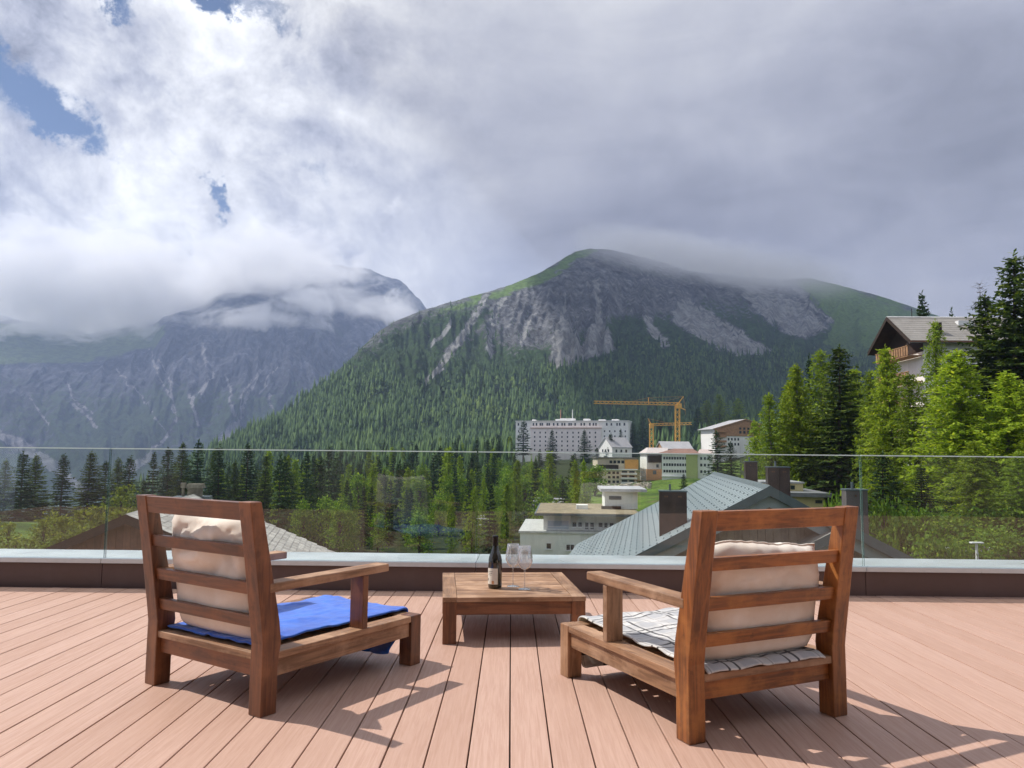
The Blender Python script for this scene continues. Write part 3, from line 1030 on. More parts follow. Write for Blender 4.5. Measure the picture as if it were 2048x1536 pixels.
def cushion(name, label, place, w, hgt, th, y0, z0, tilt, seed, crumple, top_dip, x_off=0., roll=0.):
    n, k = 44, 20
    th_ = np.linspace(-1, 1, n)
    U, V = np.meshgrid(th_, th_, indexing='ij')

    def sheet(side):
        e = (1 - np.abs(U) ** 5) * (1 - np.abs(V) ** 5)
        bulge = np.clip(e, 0, 1) ** .55
        nz = fbm(U * 1.7 + seed, V * 1.7, np.full_like(U, side * 3.), oct=5) * crumple * (.35 + .9 * np.clip(V + .3, 0, 1.2))
        edge = .012 * fbm(U * 5 + seed * 2, V * 5, oct=3)
        puck = 1 - .05 * (np.abs(U) ** 2) * (np.abs(V) ** 2)
        x = U * w / 2 * puck * (1 - .03 * V) + edge
        z = (V * .5 + .5) * hgt - top_dip * np.clip(V, 0, 1) ** 2 * (.6 + .5 * np.sin(U * 2.2 + seed)) + .018 * fbm(U * 2.5, V * 2.5 + seed, oct=3) * np.clip(V + 1, 0, 1)
        sag = .02 * np.clip(-V - .2, 0, 1)
        y = side * (bulge * (th / 2 + nz + sag))
        return np.stack([x, y, z], -1)
    A, B = sheet(-1), sheet(1)
    v = np.concatenate([A.reshape(-1, 3), B.reshape(-1, 3)])
    f = grid_faces(n, n)
    f2 = f[:, ::-1] + n * n
    me = make_mesh(name, v, np.concatenate([f, f2]), M_cream, True)
    import bmesh
    bm = bmesh.new()
    bm.from_mesh(me)
    bmesh.ops.remove_doubles(bm, verts=bm.verts, dist=1e-4)
    bmesh.ops.recalc_face_normals(bm, faces=bm.faces)
    bm.to_mesh(me)
    bm.free()
    o = obj(name, me)
    o.matrix_world = frame(place) @ Matrix.Translation((x_off, y0, z0)) @ Matrix.Rotation(tilt, 4, 'X') @ Matrix.Rotation(roll, 4, 'Y')
    # piping along the seam
    k = []
    for uu in np.linspace(-1, 1, 44):
        k.append(uu)
    ring = [A[i, 0] for i in range(n)] + [A[n - 1, j] for j in range(1, n)] + [A[i, n - 1] for i in range(n - 2, -1, -1)] + [A[0, j] for j in range(n - 2, 0, -1)]
    obj('piping', MB().tube([tuple(p) for p in ring] + [tuple(ring[0])], .0045, 6).mesh('piping', M_cream, True), o)
    return tag(o, label, 'cushion', 'cream back cushions on the chairs')


cushion('back_cushion', 'cream cushion propped in the chair with the blue towel', LA, .60, .57, .15, .130, HS + .012, radians(10.5), 1.3, .050, .045, .0, radians(1))
cushion('back_cushion', 'cream cushion propped in the chair with the checked blanket', RA, .62, .47, .15, .130, HS + .012, radians(10.5), 6.1, .030, .03, .01, radians(-1))


def towel_fn(w, path, skew, seed, hangfold, x_off=0., lift=.0, end_wob=.02, tuck=.0, bulge=.0):
    p, s = path

    def fn(u, v):
        sv_ = v * s[-1] * (1 + end_wob * np.sin(u * 5 + seed))
        sv_ = np.clip(sv_, 0, s[-1])
        y = np.interp(sv_, s, p[:, 0])
        z = np.interp(sv_, s, p[:, 1])
        x = (u - .5) * w + skew * (v - .4) + x_off
        hang = np.clip((p[36, 1] - z) / .2, 0, 1) * (sv_ > s[34])
        y = y - tuck * hang ** 1.5
        z = z + np.where(hang > 0, 0, .016 * np.clip(fbm(x * 4 + seed, y * 3, oct=4, ridged=True), 0, 1) ** 1.5 + .006 * np.clip(fbm(x * 17, y * 17 + seed, oct=3), 0, 1))
        y = y + hang * hangfold * (np.sin(u * 17 + seed) * .5 + np.sin(u * 9.3 + 2 * seed) * .6 + .3)
        x = x + hang * .03 * np.sin(u * 12 + seed)
        z = z + hang * np.minimum(.15, bulge * .2 * (2 * u - 1.45) ** 2)
        edge = np.clip(np.abs(u - .5) * 2 - .93, 0, 1) / .07
        z = z + lift * edge * (fbm(y * 6 + seed, u * 0, oct=2) + .1)
        return np.stack([x, y, z], -1)
    return fn


pth = seat_path(1.0, .045, CDp - .004, HS + .012, .222)
me = cloth_grid(56, 90, towel_fn(.60, pth, .03, 1.0, .030, -.008, .012, tuck=.15, bulge=.8), .01, M_blue, name='towel')
tag(cloth_obj('towel', me, LA, .011), 'bright blue towel spread over the seat of the left wooden chair', 'towel')
pth = seat_path(1.0, -.005, CDp - .004, HS + .012, .222, .012)
me = cloth_grid(56, 90, towel_fn(.60, pth, .02, 4.2, .018, -.004, .022, tuck=.10), .01, M_plaid, lambda u, v: np.stack([u * .60, v * 1.2], -1), 'blanket')
tag(cloth_obj('blanket', me, RA, .009), 'white blanket with black check lines spread over the seat of the right wooden chair', 'blanket')

# ================================================================== table, bottle, glasses
TC, TR = (-.012, 4.735, 0), radians(5.2)
TWd, TDp, TH = .80, .872, .252
tab = thing('coffee_table', 'low square slatted wooden table between the two chairs', 'table', TC, TR)
a, b = TWd / 2, TDp / 2
fr = .078
for s in (-1, 1):
    x0, x1 = sorted((s * a, s * (a - fr)))
    obj('frame_board', MB().box(x0, x1, -b, b, TH - .026, TH).mesh('frame_board', M_teak['paley']), tab, None, .002)
    y0, y1 = sorted((s * b, s * (b - fr)))
    obj('frame_board', MB().box(-a + fr + .0015, a - fr - .0015, y0, y1, TH - .026, TH - .0005).mesh('frame_board', M_teak['palex']), tab, None, .002)
    y0, y1 = sorted((s * (b - .014), s * (b - .040)))
    obj('apron', MB().box(-a + .07, a - .07, y0, y1, TH - .098, TH - .0265).mesh('apron', M_teak['darkx']), tab, None, .002)
    x0, x1 = sorted((s * (a - .014), s * (a - .040)))
    obj('apron', MB().box(x0, x1, -b + .07, b - .07, TH - .098, TH - .0265).mesh('apron', M_teak['darky']), tab, None, .002)
    for q in (-1, 1):
        x0, x1 = sorted((s * (a - .002), s * (a - .078)))
        y0, y1 = sorted((q * (b - .002), q * (b - .072)))
        obj('leg', MB().box(x0, x1, y0, y1, 0, TH - .0265).mesh('leg', M_teak['darkz']), tab, None, .003)
n = 9
ys = (2 * (b - fr) - .004) / n
for k in range(n):
    y = -b + fr + .003 + k * ys
    obj('top_slat', MB().box(-a + fr + .002, a - fr - .002, y, y + ys - .004, TH - .022, TH - .0012 - .0008 * (k % 2)).mesh('top_slat', M_teak['palex']), tab, None, .0015)

BP = at(990, 1171.5, 4.60)
b_mat = material('bottle_glass', lambda N: N.pbr((.010, .009, .004), .04, spec=.6, **{'Coat Weight': .6, 'Coat Roughness': .02}))
bot = thing('wine_bottle', 'dark wine bottle with cream label standing on the low table', 'bottle', (BP[0], 4.585, TH), radians(-14))
pf = [(.0, .004), (.030, .0), (.0395, .004), (.041, .012), (.041, .150), (.0395, .168), (.034, .190), (.0255, .213), (.0185, .232), (.0155, .25), (.0150, .292), (.0175, .293), (.0175, .303), (.015, .304), (0, .304)]
obj('body', MB().lathe(pf, 36).mesh('body', b_mat, True), bot)
obj('capsule', MB().lathe([(.0162, .246), (.0164, .290), (.0185, .2915), (.0185, .3045), (.016, .306), (0, .3062)], 28).mesh('capsule', plain_mat('black_foil', (.012, .011, .012), .3, .1, 20, .4), True), bot)


def label_mesh(r, z0, z1, a0, a1, n=24):
    m = MB()
    v = []
    for k in range(n + 1):
        an = a0 + (a1 - a0) * k / n
        v += [(r * cos(an), r * sin(an), z0), (r * cos(an), r * sin(an), z1)]
    return m.add(v, [(2 * k, 2 * k + 2, 2 * k + 3, 2 * k + 1) for k in range(n)])


M_paper = plain_mat('label_paper', (.72, .67, .58), .8, .06, 30)
M_ink = plain_mat('label_ink', (.05, .045, .045), .7)
M_oran = plain_mat('label_orange', (.62, .30, .14), .7)
lab = obj('label', label_mesh(.0414, .026, .118, radians(-190), radians(-52)).mesh('label', M_paper, True), bot)
eb = MB()
rr_, ca, cz = .0416, radians(-146), .052
ring = [(rr_ * cos(ca + .13 * cos(t)), rr_ * sin(ca + .13 * cos(t)), cz + .0085 * sin(t)) for t in np.linspace(0, 2 * pi, 17)[:-1]]
eb.add([(rr_ * cos(ca) * 1.001, rr_ * sin(ca) * 1.001, cz)] + ring, [(0, i + 1, (i + 1) % 16 + 1) for i in range(16)])
obj('emblem', eb.mesh('emblem', M_ink), lab)
obj('label_band', label_mesh(.04155, .028, .046, radians(-104), radians(-84), 6).mesh('label_band', M_oran, True), lab)
for z0, a0, a1 in ((.098, -150, -95), (.088, -146, -100), (.078, -142, -104)):
    obj('label_line', label_mesh(.04155, z0, z0 + .0022, radians(a0), radians(a1), 8).mesh('label_line', M_ink, True), lab)


def wine_glass_mat():
    def b(N):
        fr = N.add('ShaderNodeFresnel')
        fr.inputs['IOR'].default_value = 1.5
        tr = N.add('ShaderNodeBsdfTransparent')
        N.put(tr.inputs['Color'], (.955, .955, .96))
        gl = N.add('ShaderNodeBsdfGlossy')
        gl.inputs['Roughness'].default_value = .02
        bk = N.add('ShaderNodeNewGeometry').outputs['Backfacing']
        fac = N.math('ADD', N.math('MULTIPLY', N.math('MULTIPLY', fr.outputs[0], N.math('SUBTRACT', 1., bk)), 3.6), .06, clamp=True)
        df = N.add('ShaderNodeBsdfDiffuse')
        N.put(df.inputs['Color'], (.85, .84, .84))
        return N.mixsh(.12, N.mixsh(fac, tr.outputs[0], gl.outputs[0]), df.outputs[0])
    return material('wine_glass_crystal', b)


M_wg = wine_glass_mat()


def wine_glass(loc, label, rz=0.):
    g = thing('wine_glass', label, 'wine glass', loc, rz, 'wine glasses on the low table')
    H_, R_ = .252, .047
    bowl = [(.004, .112), (.020, .118), (.036, .136), (.0455, .158), (R_, .172), (.0455, .19), (.040, .22), (.0345, H_), (.0335, H_), (.0388, .22), (.0440, .19), (.0455, .172), (.044, .158), (.0345, .138), (.019, .121), (0, .116)]
    obj('bowl', MB().lathe(bowl, 40).mesh('bowl', M_wg, True), g)
    obj('stem', MB().lathe([(.0075, .004), (.0042, .016), (.0034, .06), (.0036, .1), (.006, .1125), (0, .114)], 16).mesh('stem', M_wg, True), g)
    obj('foot', MB().lathe([(0, 0), (.038, 0), (.039, .0012), (.030, .003), (.008, .0055), (0, .006)], 40).mesh('foot', M_wg, True), g)
    return g


p = at(1026, 1170.5, 4.60)
wine_glass((p[0], 4.64, TH), 'empty wine glass nearer the bottle on the low table')
p = at(1049, 1174.5, 4.56)
wine_glass((p[0], 4.55, TH), 'empty wine glass farther from the bottle on the low table', .4)
# ================================================================== trees
def leaf_mat(name, dark, light, trans=.3, yellow=None):
    def b(N):
        ir = N.irand()
        orr = N.orand()
        p = N.coord('Object')
        n = N.noise(p, .45, 3, .6)
        f = N.math('ADD', N.math('MULTIPLY', ir, .65), N.math('MULTIPLY', N.math('SUBTRACT', n, .5), 1.3), clamp=True)
        c = N.mix(f, dark, light)
        if yellow:
            c = N.mix(N.math('MULTIPLY', N.rng(ir, .72, 1.), .7), c, yellow)
        c = N.scale_col(c, N.math('ADD', .78, N.math('MULTIPLY', orr, .45)))
        d = N.pbr(c, .7, spec=.15)
        t = N.add('ShaderNodeBsdfTranslucent')
        N.put(t.inputs['Color'], N.mix(1., c, (1.25, 1.2, .6), 'MULTIPLY'))
        return N.mixsh(trans, d, t.outputs[0])
    return material(name, b)


M_bark = plain_mat('bark', (.095, .070, .052), .95, .35, 2.5, 0, .6, .1)
M_barkg = plain_mat('grey_bark', (.16, .14, .125), .95, .35, 2.5, 0, .6, .1)
M_spruce = leaf_mat('spruce_needles', (.032, .062, .014), (.12, .17, .032), .24, (.20, .24, .036))
M_spruceb = leaf_mat('deep_spruce_needles', (.024, .054, .020), (.080, .135, .040), .2)
M_larch = leaf_mat('larch_needles', (.18, .27, .024), (.37, .47, .045), .45, (.46, .52, .055))
M_larchd = leaf_mat('soft_larch_needles', (.14, .22, .025), (.28, .38, .046), .42, (.36, .42, .05))
M_leaf = leaf_mat('broad_leaves', (.07, .15, .018), (.22, .34, .042), .4, (.33, .42, .055))
M_leafy = leaf_mat('yellow_green_leaves', (.11, .15, .025), (.235, .28, .052), .38, (.32, .34, .07))
M_dead = plain_mat('bare_twigs', (.10, .085, .075), .9, .3, 3)


def diamonds(P, D, W, ln, wd):
    """one leaf-shaped quad per row: base P, direction D, width direction W"""
    D = D / np.linalg.norm(D, axis=1)[:, None]
    W = W - (W * D).sum(1)[:, None] * D
    W = W / (np.linalg.norm(W, axis=1)[:, None] + 1e-9)
    ln, wd = ln[:, None], wd[:, None]
    q = np.stack([P, P + D * ln * .45 + W * wd * .5, P + D * ln, P + D * ln * .45 - W * wd * .5], 1)
    return q.reshape(-1, 3)


def quads_mesh(name, V, mat):
    n = len(V) // 4
    me = bpy.data.meshes.new(name)
    me.vertices.add(len(V))
    me.vertices.foreach_set('co', np.ascontiguousarray(V, dtype=np.float32).ravel())
    me.loops.add(n * 4)
    me.loops.foreach_set('vertex_index', np.arange(n * 4))
    me.polygons.add(n)
    me.polygons.foreach_set('loop_start', np.arange(n) * 4)
    me.polygons.foreach_set('loop_total', np.full(n, 4))
    me.materials.append(mat)
    me.update()
    return me


def conifer(seed, H, R, whorl, per, sprays, ln, kind, base=.06, tip=1.0):
    """branches in whorls, each set with sprays; returns crown quads and branch segments"""
    g = np.random.RandomState(seed)
    Q, B = [], []
    z = base * H
    lean = g.normal(size=2) * .012
    bias = g.uniform(0, 2 * pi)
    while z < H * .985:
        t = (z / H - base) / (1 - base)
        if kind == 'spruce':
            L = R * (1 - t) ** .78 * (1 if t > .12 else .72 + 2.3 * t)
        else:
            L = R * (1 - t) ** .85 * (.62 + .55 * min(1, t * 3)) * .98
        k = max(3, int(per * (.6 + .4 * (1 - t)) + g.uniform(-.8, .8)))
        a0 = g.uniform(0, 2 * pi)
        for i in range(k):
            a = a0 + 2 * pi * i / k + g.normal() * .28
            l = L * g.uniform(.62, 1.14) * (1 + .14 * cos(a - bias)) + .12
            if g.rand() < .06:
                l *= .45
            ns = max(3, int(sprays * l / R + 2))
            s = np.linspace(.12, 1, ns) if kind == 'spruce' else np.linspace(.06, 1, ns)
            up0 = g.normal() * .06 + (.22 if t > .65 else (.05 if t > .3 else -.12))
            if kind == 'spruce':
                zz = z + l * (up0 * s - .42 * s ** 1.6 * (1 - .6 * t) + .22 * s ** 3.5)
            else:
                zz = z + l * ((up0 + .22) * s - .34 * s ** 2 + .10 * s ** 4)
            ca, sa = cos(a), sin(a)
            P = np.stack([lean[0] * z + ca * l * s, lean[1] * z + sa * l * s, zz], 1)
            B.append((P[0] * [0, 0, 1], P[max(1, ns // 2)], P[-1], l))
            T = np.gradient(P, axis=0) if ns > 2 else np.repeat((P[1:] - P[:1]), ns, 0)
            T /= np.linalg.norm(T, axis=1)[:, None] + 1e-9
            side = np.tile([-sa, ca, 0.], (ns, 1))
            if kind == 'spruce':
                for sgn in (-1, 1, 0):
                    wl = ln * g.uniform(.7, 1.3, ns) * (1.15 - .55 * s) * min(1.2, .45 + l / R)
                    D = T * (.75 if sgn else 1.) + side * sgn * g.uniform(.55, 1.1, ns)[:, None] + np.array([0, 0, -1]) * g.uniform(.05, .45, ns)[:, None]
                    Q.append(diamonds(P + g.normal(size=P.shape) * .03, D, side + g.normal(size=P.shape) * .35 + (np.array([0, 0, .5]) if sgn == 0 else 0), wl, wl * g.uniform(.42, .62, ns)))
                # hanging shoots under the bough
                wl = ln * g.uniform(.5, 1.0, ns) * .8
                Q.append(diamonds(P, T * .35 + np.array([0, 0, -1.]) + side * g.normal(size=(ns, 1)) * .3, side + T * g.normal(size=(ns, 1)), wl, wl * .5))
            else:
                for rep in range(4):
                    wl = ln * g.uniform(.55, 1.25, ns)
                    D = T * .5 + g.normal(size=P.shape) * .55 + np.array([0, 0, (-.75, .25, -.5, .0)[rep]])
                    Q.append(diamonds(P + g.normal(size=P.shape) * .09, D, g.normal(size=P.shape), wl, wl * g.uniform(.28, .5, ns)))
        z += whorl * g.uniform(.75, 1.25) * (1.15 - .5 * t)
    # leader
    n = 10
    P = np.stack([np.full(n, lean[0] * H), np.full(n, lean[1] * H), np.linspace(H * .96, H * 1.0, n)], 1)
    D = g.normal(size=P.shape) * .5 + [0, 0, 1]
    Q.append(diamonds(P, D, g.normal(size=P.shape), np.full(n, ln * .7), np.full(n, ln * .25)))
    return np.concatenate(Q), B, lean


def trunk_mesh(name, H, r0, lean, mat, B=None, every=1):
    m = MB()
    m.tube([(lean[0] * z, lean[1] * z, z) for z in (-1.5, 0, H * .3, H * .65, H * .97)], [r0 * 1.25, r0, r0 * .78, r0 * .42, .012], 7)
    if B:
        for p0, p1, p2, l in B[::every]:
            rb = .012 + .012 * l
            m.tube([tuple(p0 + np.array([p1[0] * .02, p1[1] * .02, 0])), tuple(p1), tuple(p2)], [rb, rb * .6, rb * .15], 3)
    return m.mesh(name, mat, True)


def conifer_kind(nm, seeds, H, R, whorl, per, sprays, ln, kind, mat, bark, base=.06, every=1, r0=.2):
    out = []
    for sd in seeds:
        V, B, lean = conifer(sd, H, R, whorl, per, sprays, ln, kind, base)
        out.append((quads_mesh(nm + '_crown', V, mat), trunk_mesh(nm + '_trunk', H, r0, lean, bark, B, every), H))
    return out


def broadleaf(seed, H, R, n_clump, leaves, size, mat, base=.15, low=False):
    g = np.random.RandomState(seed)
    Q = []
    m = MB()
    m.tube([(0, 0, -.6), (0, 0, H * .35), (.05 * H, 0, H * .8)], [R * .07, R * .055, R * .015], 6)
    for i in range(n_clump):
        a = g.uniform(0, 2 * pi)
        zf = base + (1 - base) * (i + .5) / n_clump
        rad = R * g.uniform(.25, 1.) * np.sqrt(np.clip(1 - ((zf - .45) / .58) ** 2, .03, 1)) * (1 - .35 * zf if not low else 1)
        c = np.array([cos(a) * rad, sin(a) * rad, zf * H * g.uniform(.9, 1.05)])
        m.tube([(0, 0, c[2] * .55), tuple(c * [.5, .5, .85]), tuple(c)], [R * .03, R * .018, R * .006], 4)
        cs = R * g.uniform(.22, .42)
        P = c + g.normal(size=(leaves, 3)) * cs * np.array([.55, .55, .42])
        D = g.normal(size=P.shape) + (P - c) / cs * .6 + [0, 0, -.25]
        w = size * g.uniform(.6, 1.3, leaves)
        Q.append(diamonds(P, D, g.normal(size=P.shape), w, w * .62))
    return quads_mesh('broadleaf_crown', np.concatenate(Q), mat), m.mesh('broadleaf_trunk', M_bark, True), H


K = {
    'spruce': conifer_kind('spruce', (1, 2, 3, 31), 18., 3.3, .44, 9, 14, .50, 'spruce', M_spruce, M_bark, .04, 2),
    'spruceb': conifer_kind('dense_spruce', (4, 5, 6), 18., 2.7, .62, 7, 8, .70, 'spruce', M_spruceb, M_bark, .05, 3),
    'larch': conifer_kind('larch', (7, 8, 9, 32), 18., 3.3, .36, 8, 21, .36, 'larch', M_larch, M_barkg, .07, 1),
    'larchd': conifer_kind('soft_larch', (10, 11, 12), 18., 2.9, .44, 7, 17, .34, 'larch', M_larchd, M_barkg, .10, 1),
    'mids': conifer_kind('mid_spruce', (13, 14, 15, 16), 18., 2.5, 1.0, 6, 4, 1.15, 'spruce', M_spruceb, M_bark, .04, 6),
    'midl': conifer_kind('mid_larch', (17, 18, 19), 18., 2.7, .95, 6, 6, .85, 'larch', M_larchd, M_bark, .06, 6),
    'thin': conifer_kind('thin_spruce', (20, 21), 18., 1.9, .75, 5, 4, .85, 'spruce', M_spruceb, M_barkg, .28, 2),
    'leaf': [broadleaf(s, 8., 3.0, 34, 70, .42, M_leaf) for s in (22, 23, 24)],
    'sapling': [broadleaf(s, 4.5, 1.7, 18, 42, .34, M_leafy, .12) for s in (25, 26, 27)],
    'bush': [broadleaf(s, 2.2, 2.0, 24, 60, .30, M_leaf, .05, True) for s in (28, 29, 30)],
}


def dead_tree():
    V, B, lean = conifer(41, 18., 2.0, .55, 6, 4, .3, 'spruce', .3)
    m = MB()
    g = np.random.RandomState(5)
    for p0, p1, p2, l in B:
        m.tube([tuple(p0), tuple(p1), tuple(p2)], [.035, .022, .008], 3)
        for q in range(3):
            s = p1 + (p2 - p1) * g.uniform(-.3, .9)
            m.tube([tuple(s), tuple(s + g.normal(size=3) * [.35, .35, .2] + [0, 0, .05])], [.014, .005], 3)
    return m.mesh('bare_branches', M_dead, True), trunk_mesh('bare_trunk', 18., .16, lean, M_barkg), 18.


K['dead'] = [dead_tree()]
NAMES = {'spruce': 'spruce_tree', 'spruceb': 'spruce_tree', 'larch': 'larch_tree', 'larchd': 'larch_tree', 'mids': 'spruce_tree', 'midl': 'larch_tree',
         'thin': 'spruce_tree', 'leaf': 'broadleaf_tree', 'sapling': 'sapling', 'bush': 'bush', 'dead': 'bare_tree'}
CATS = {'bush': 'bush', 'sapling': 'young tree'}
PROTO = {}


def tree(kind, var, x, y, zb, h, label, group=None, wide=1.):
    v = K[kind][var % len(K[kind])]
    key = (kind, var % len(K[kind]))
    if key not in PROTO:
        t = thing(NAMES[kind], label, CATS.get(kind, 'tree'))
        obj('crown', v[0], t)
        obj('trunk' if kind not in ('bush',) else 'stem', v[1], t)
        PROTO[key] = t
    else:
        t = copy_tree(PROTO[key])
        t['label'] = label
        if 'group' in t.keys():
            del t['group']
    if group:
        t['group'] = group
    s = h / v[2]
    t.location = (x, y, zb)
    t.scale = (s * wide, s * wide, s)
    t.rotation_euler = (rnd.gauss(0, .012), rnd.gauss(0, .012), rnd.uniform(0, 2 * pi))
    return t


def tree_at(kind, var, px, ptop, Y, label, wpx=None, group=None, base=None):
    """tree whose tip shows at photo pixel (px, ptop), rooted on the ground at forward distance Y"""
    p = at(px, ptop, Y)
    zb = float(ground_z(p[0], p[1])) if base is None else base
    h = p[2] - zb
    wide = 1.
    if wpx:
        v = K[kind][var % len(K[kind])]
        co = np.empty(len(v[0].vertices) * 3)
        v[0].vertices.foreach_get('co', co)
        co = co.reshape(-1, 3)
        rad = np.percentile(np.hypot(co[:, 0], co[:, 1]), 95) * h / v[2]
        wide = min(1.9, max(.45, (wpx * Y / FPX / 2) / rad))
    return tree(kind, var, p[0], p[1], zb, h, label, group, wide)


# --- the stand on the right, close to the terrace
RT = 'trees on the slope right of the terrace'
for a in (
    ('spruce', 0, 1668, 690, 69, 'big dark spruce left of the white chalet, broadest of the dark trees', 200),
    ('larch', 0, 1598, 728, 72, 'bright green larch just left of the big dark spruce', 110),
    ('larchd', 0, 1645, 700, 80, 'soft green larch whose tip shows behind the big dark spruce', 120),
    ('spruceb', 0, 1618, 712, 82, 'narrow dark spruce between the bright larch and the big dark spruce', 60),
    ('larchd', 1, 1545, 785, 72, 'light larch at the left edge of the near stand, above the grey roof', 95),
    ('larch', 1, 1572, 765, 78, 'bright larch between the light larch and the bright green larch', 90),
    ('larchd', 2, 1512, 838, 80, 'smallest light larch beside the timber topped chalet', 70),
    ('larch', 2, 1705, 735, 80, 'bright larch peeping out behind the right side of the big dark spruce', 100),
    ('larch', 3, 1784, 690, 60, 'bright larch in front of the balcony end of the white chalet', 120),
    ('larchd', 0, 1746, 740, 63, 'soft larch left of the balcony end of the white chalet', 90),
    ('larchd', 1, 1822, 745, 57, 'soft larch before the middle of the white chalet wall', 110),
    ('larchd', 2, 1862, 636, 66, 'tall thin larch rising past the eaves of the white chalet', 88),
    ('larch', 0, 1922, 700, 50, 'broad bright larch before the right end of the white chalet', 190),
    ('larch', 1, 2004, 742, 48, 'broad bright larch second from the right edge of the photo', 180),
    ('larch', 2, 2070, 800, 46, 'bright larch cut by the right edge of the photo', 150),
    ('spruce', 1, 2008, 508, 60, 'tallest dark spruce on the right, tip highest of all trees', 240),
    ('spruce', 2, 2062, 512, 62, 'tall dark spruce cut by the right edge of the photo', 230),
    ('spruce', 3, 1968, 585, 62, 'dark spruce beside the tallest spruce, hiding the end of the chalet roof', 190),
    ('dead', 0, 1956, 560, 64, 'bare grey tree top between the chalet roof and the tallest spruce', 70),
    ('spruceb', 1, 1848, 584, 112, 'dark spruce whose tip stands above the chalet roof', 70),
    ('spruceb', 2, 1905, 618, 116, 'small dark tree tip just above the right of the chalet ridge', 40),
    ('spruceb', 0, 1760, 905, 52, 'low dark spruce under the soft larch, left of the chalet foot', 120),
    ('spruceb', 1, 1715, 905, 66, 'low dark spruce under the big dark spruce', 110),
    ('spruceb', 2, 1838, 930, 48, 'low dark spruce under the chalet wall, above the pale path', 130),
    ('spruceb', 0, 1790, 960, 50, 'lowest dark spruce at the foot of the chalet slope', 110),
    ('spruce', 2, 1965, 860, 52, 'dark spruce hidden between the two broad bright larches', 130),
    ('spruceb', 1, 1620, 880, 74, 'low dark spruce under the bright green larch', 90),
    ('larchd', 1, 1570, 880, 76, 'low soft larch above the ridge of the grey roof', 80),
    ('spruceb', 2, 1650, 905, 72, 'low dark spruce behind the yellow house', 80),
    ('larch', 2, 1945, 880, 44, 'low bright larch in front of the two broad larches', 120),
    ('larchd', 2, 2030, 900, 42, 'low soft larch near the right edge of the photo', 120),
    ('spruceb', 1, 1900, 965, 46, 'low dark spruce left of the white lamp post', 90),
):
    k, v, px, py, Y, lab_, w_ = a
    tree_at(k, v, px, py, Y, lab_, w_, RT)
for i, (px, py, Y, w_, lab_) in enumerate((
        (1800, 1030, 44, 90, 'leafy bush between the pale path and the stone chimney'), (1850, 1022, 45, 90, 'leafy bush behind the pale path, under the low spruce'),
        (1905, 1040, 42, 110, 'leafy bush right of the pale path end'), (1870, 1082, 34, 110, 'grey green bush below the pale path'),
        (1915, 1092, 34, 50, 'green bush beside the white lamp post'), (1990, 1060, 38, 110, 'green bush right of the white lamp post'),
        (2040, 1078, 34, 110, 'green bush in the lower right corner beyond the glass'), (1770, 1010, 48, 80, 'leafy bush behind the stone chimney'),
        (1960, 1025, 43, 120, 'leafy bush under the broad bright larch'), (2030, 1015, 42, 120, 'leafy bush under the rightmost larch'), (1690, 1000, 54, 80, 'leafy bush right of the yellow house'))):
    p = at(px, py, Y)
    zb = float(ground_z(p[0], p[1]))
    h = max(1.0, p[2] - zb)
    tree('bush', i, p[0], p[1], zb, h, lab_, 'bushes under the right hand trees', min(2.2, (w_ * Y / FPX / 2) / (2.0 * h / 2.2)))

# --- the row of spruces on the left, along the edge of the meadow
LROW = 'spruces in the row beyond the left of the terrace'
left_row = [(-30, 905, 60), (14, 918, 44), (48, 903, 46), (76, 908, 46), (127, 908, 42), (180, 902, 52), (212, 922, 40), (238, 915, 44), (258, 912, 40), (308, 905, 22), (340, 896, 50), (366, 884, 44), (396, 881, 46),
            (430, 898, 40), (441, 889, 40), (468, 920, 36), (496, 888, 46), (532, 908, 40), (556, 935, 38), (288, 960, 30), (584, 945, 36)]
ll = ['dark spruce at the far left edge of the row', 'dark spruce first inside the left edge of the photo', 'dark spruce, taller of the left edge clump', 'dark spruce at the right of the left edge clump', 'lone spruce standing free between two clumps, left of the glass joint',
      'broad dark spruce just left of the left glass joint', 'short spruce just behind the left glass joint', 'spruce right beside the left glass joint', 'spruce at the right end of the clump by the glass joint', 'thin wispy spruce alone in the gap of the row',
      'dark spruce left of the stone chimney', 'tall spruce above the stone chimney', 'tallest spruce of the clump by the stone chimney', 'spruce right of the stone chimney', 'slim spruce second right of the stone chimney', 'short spruce between the chimney clump and the tall pair',
      'tall spruce above the back of the left chair', 'spruce right of the tall one above the left chair', 'short spruce at the right end of the left row', 'tiny spruce in the gap left of the left chair', 'short spruce where the row meets the forest']
for i, ((px, py, w_), lab_) in enumerate(zip(left_row, ll)):
    tree_at('thin' if i == 9 else ('spruce' if i % 2 else 'spruceb'), i, px, py, 165 + 14 * sin(i * 2.1), lab_, w_ * 1.45, LROW)

# saplings and scrub on the left meadow
sap = [(-10, 1030, 62), (20, 1048, 55), (90, 1040, 58), (112, 1026, 62), (130, 1034, 60), (160, 1022, 64), (186, 1018, 62), (205, 1030, 66), (228, 1024, 64), (30, 1075, 48), (120, 1070, 50), (60, 1082, 46), (170, 1058, 54), (190, 1080, 46), (245, 975, 110), (262, 985, 120)]
SAPL = ['leftmost yellow green young tree, half out of the photo', 'yellow green young tree second from the left edge of the meadow', 'young tree left of the lone spruce foot', 'young tree right before the lone spruce', 'young tree close right of the lone spruce foot', 'young tree between the lone spruce and the glass joint',
        'tall young tree left of the left glass joint', 'young tree just left of the left glass joint', 'young tree just right of the left glass joint', 'low young tree on the near meadow at the left edge', 'low young tree before the lone spruce, near the parapet', 'low young tree on the near meadow, lowest of all',
        'young tree above the left eave of the red brown gable', 'young tree touching the left slope of the red brown gable', 'light green young tree left of the left chair top', 'light green young tree close behind the left chair top']
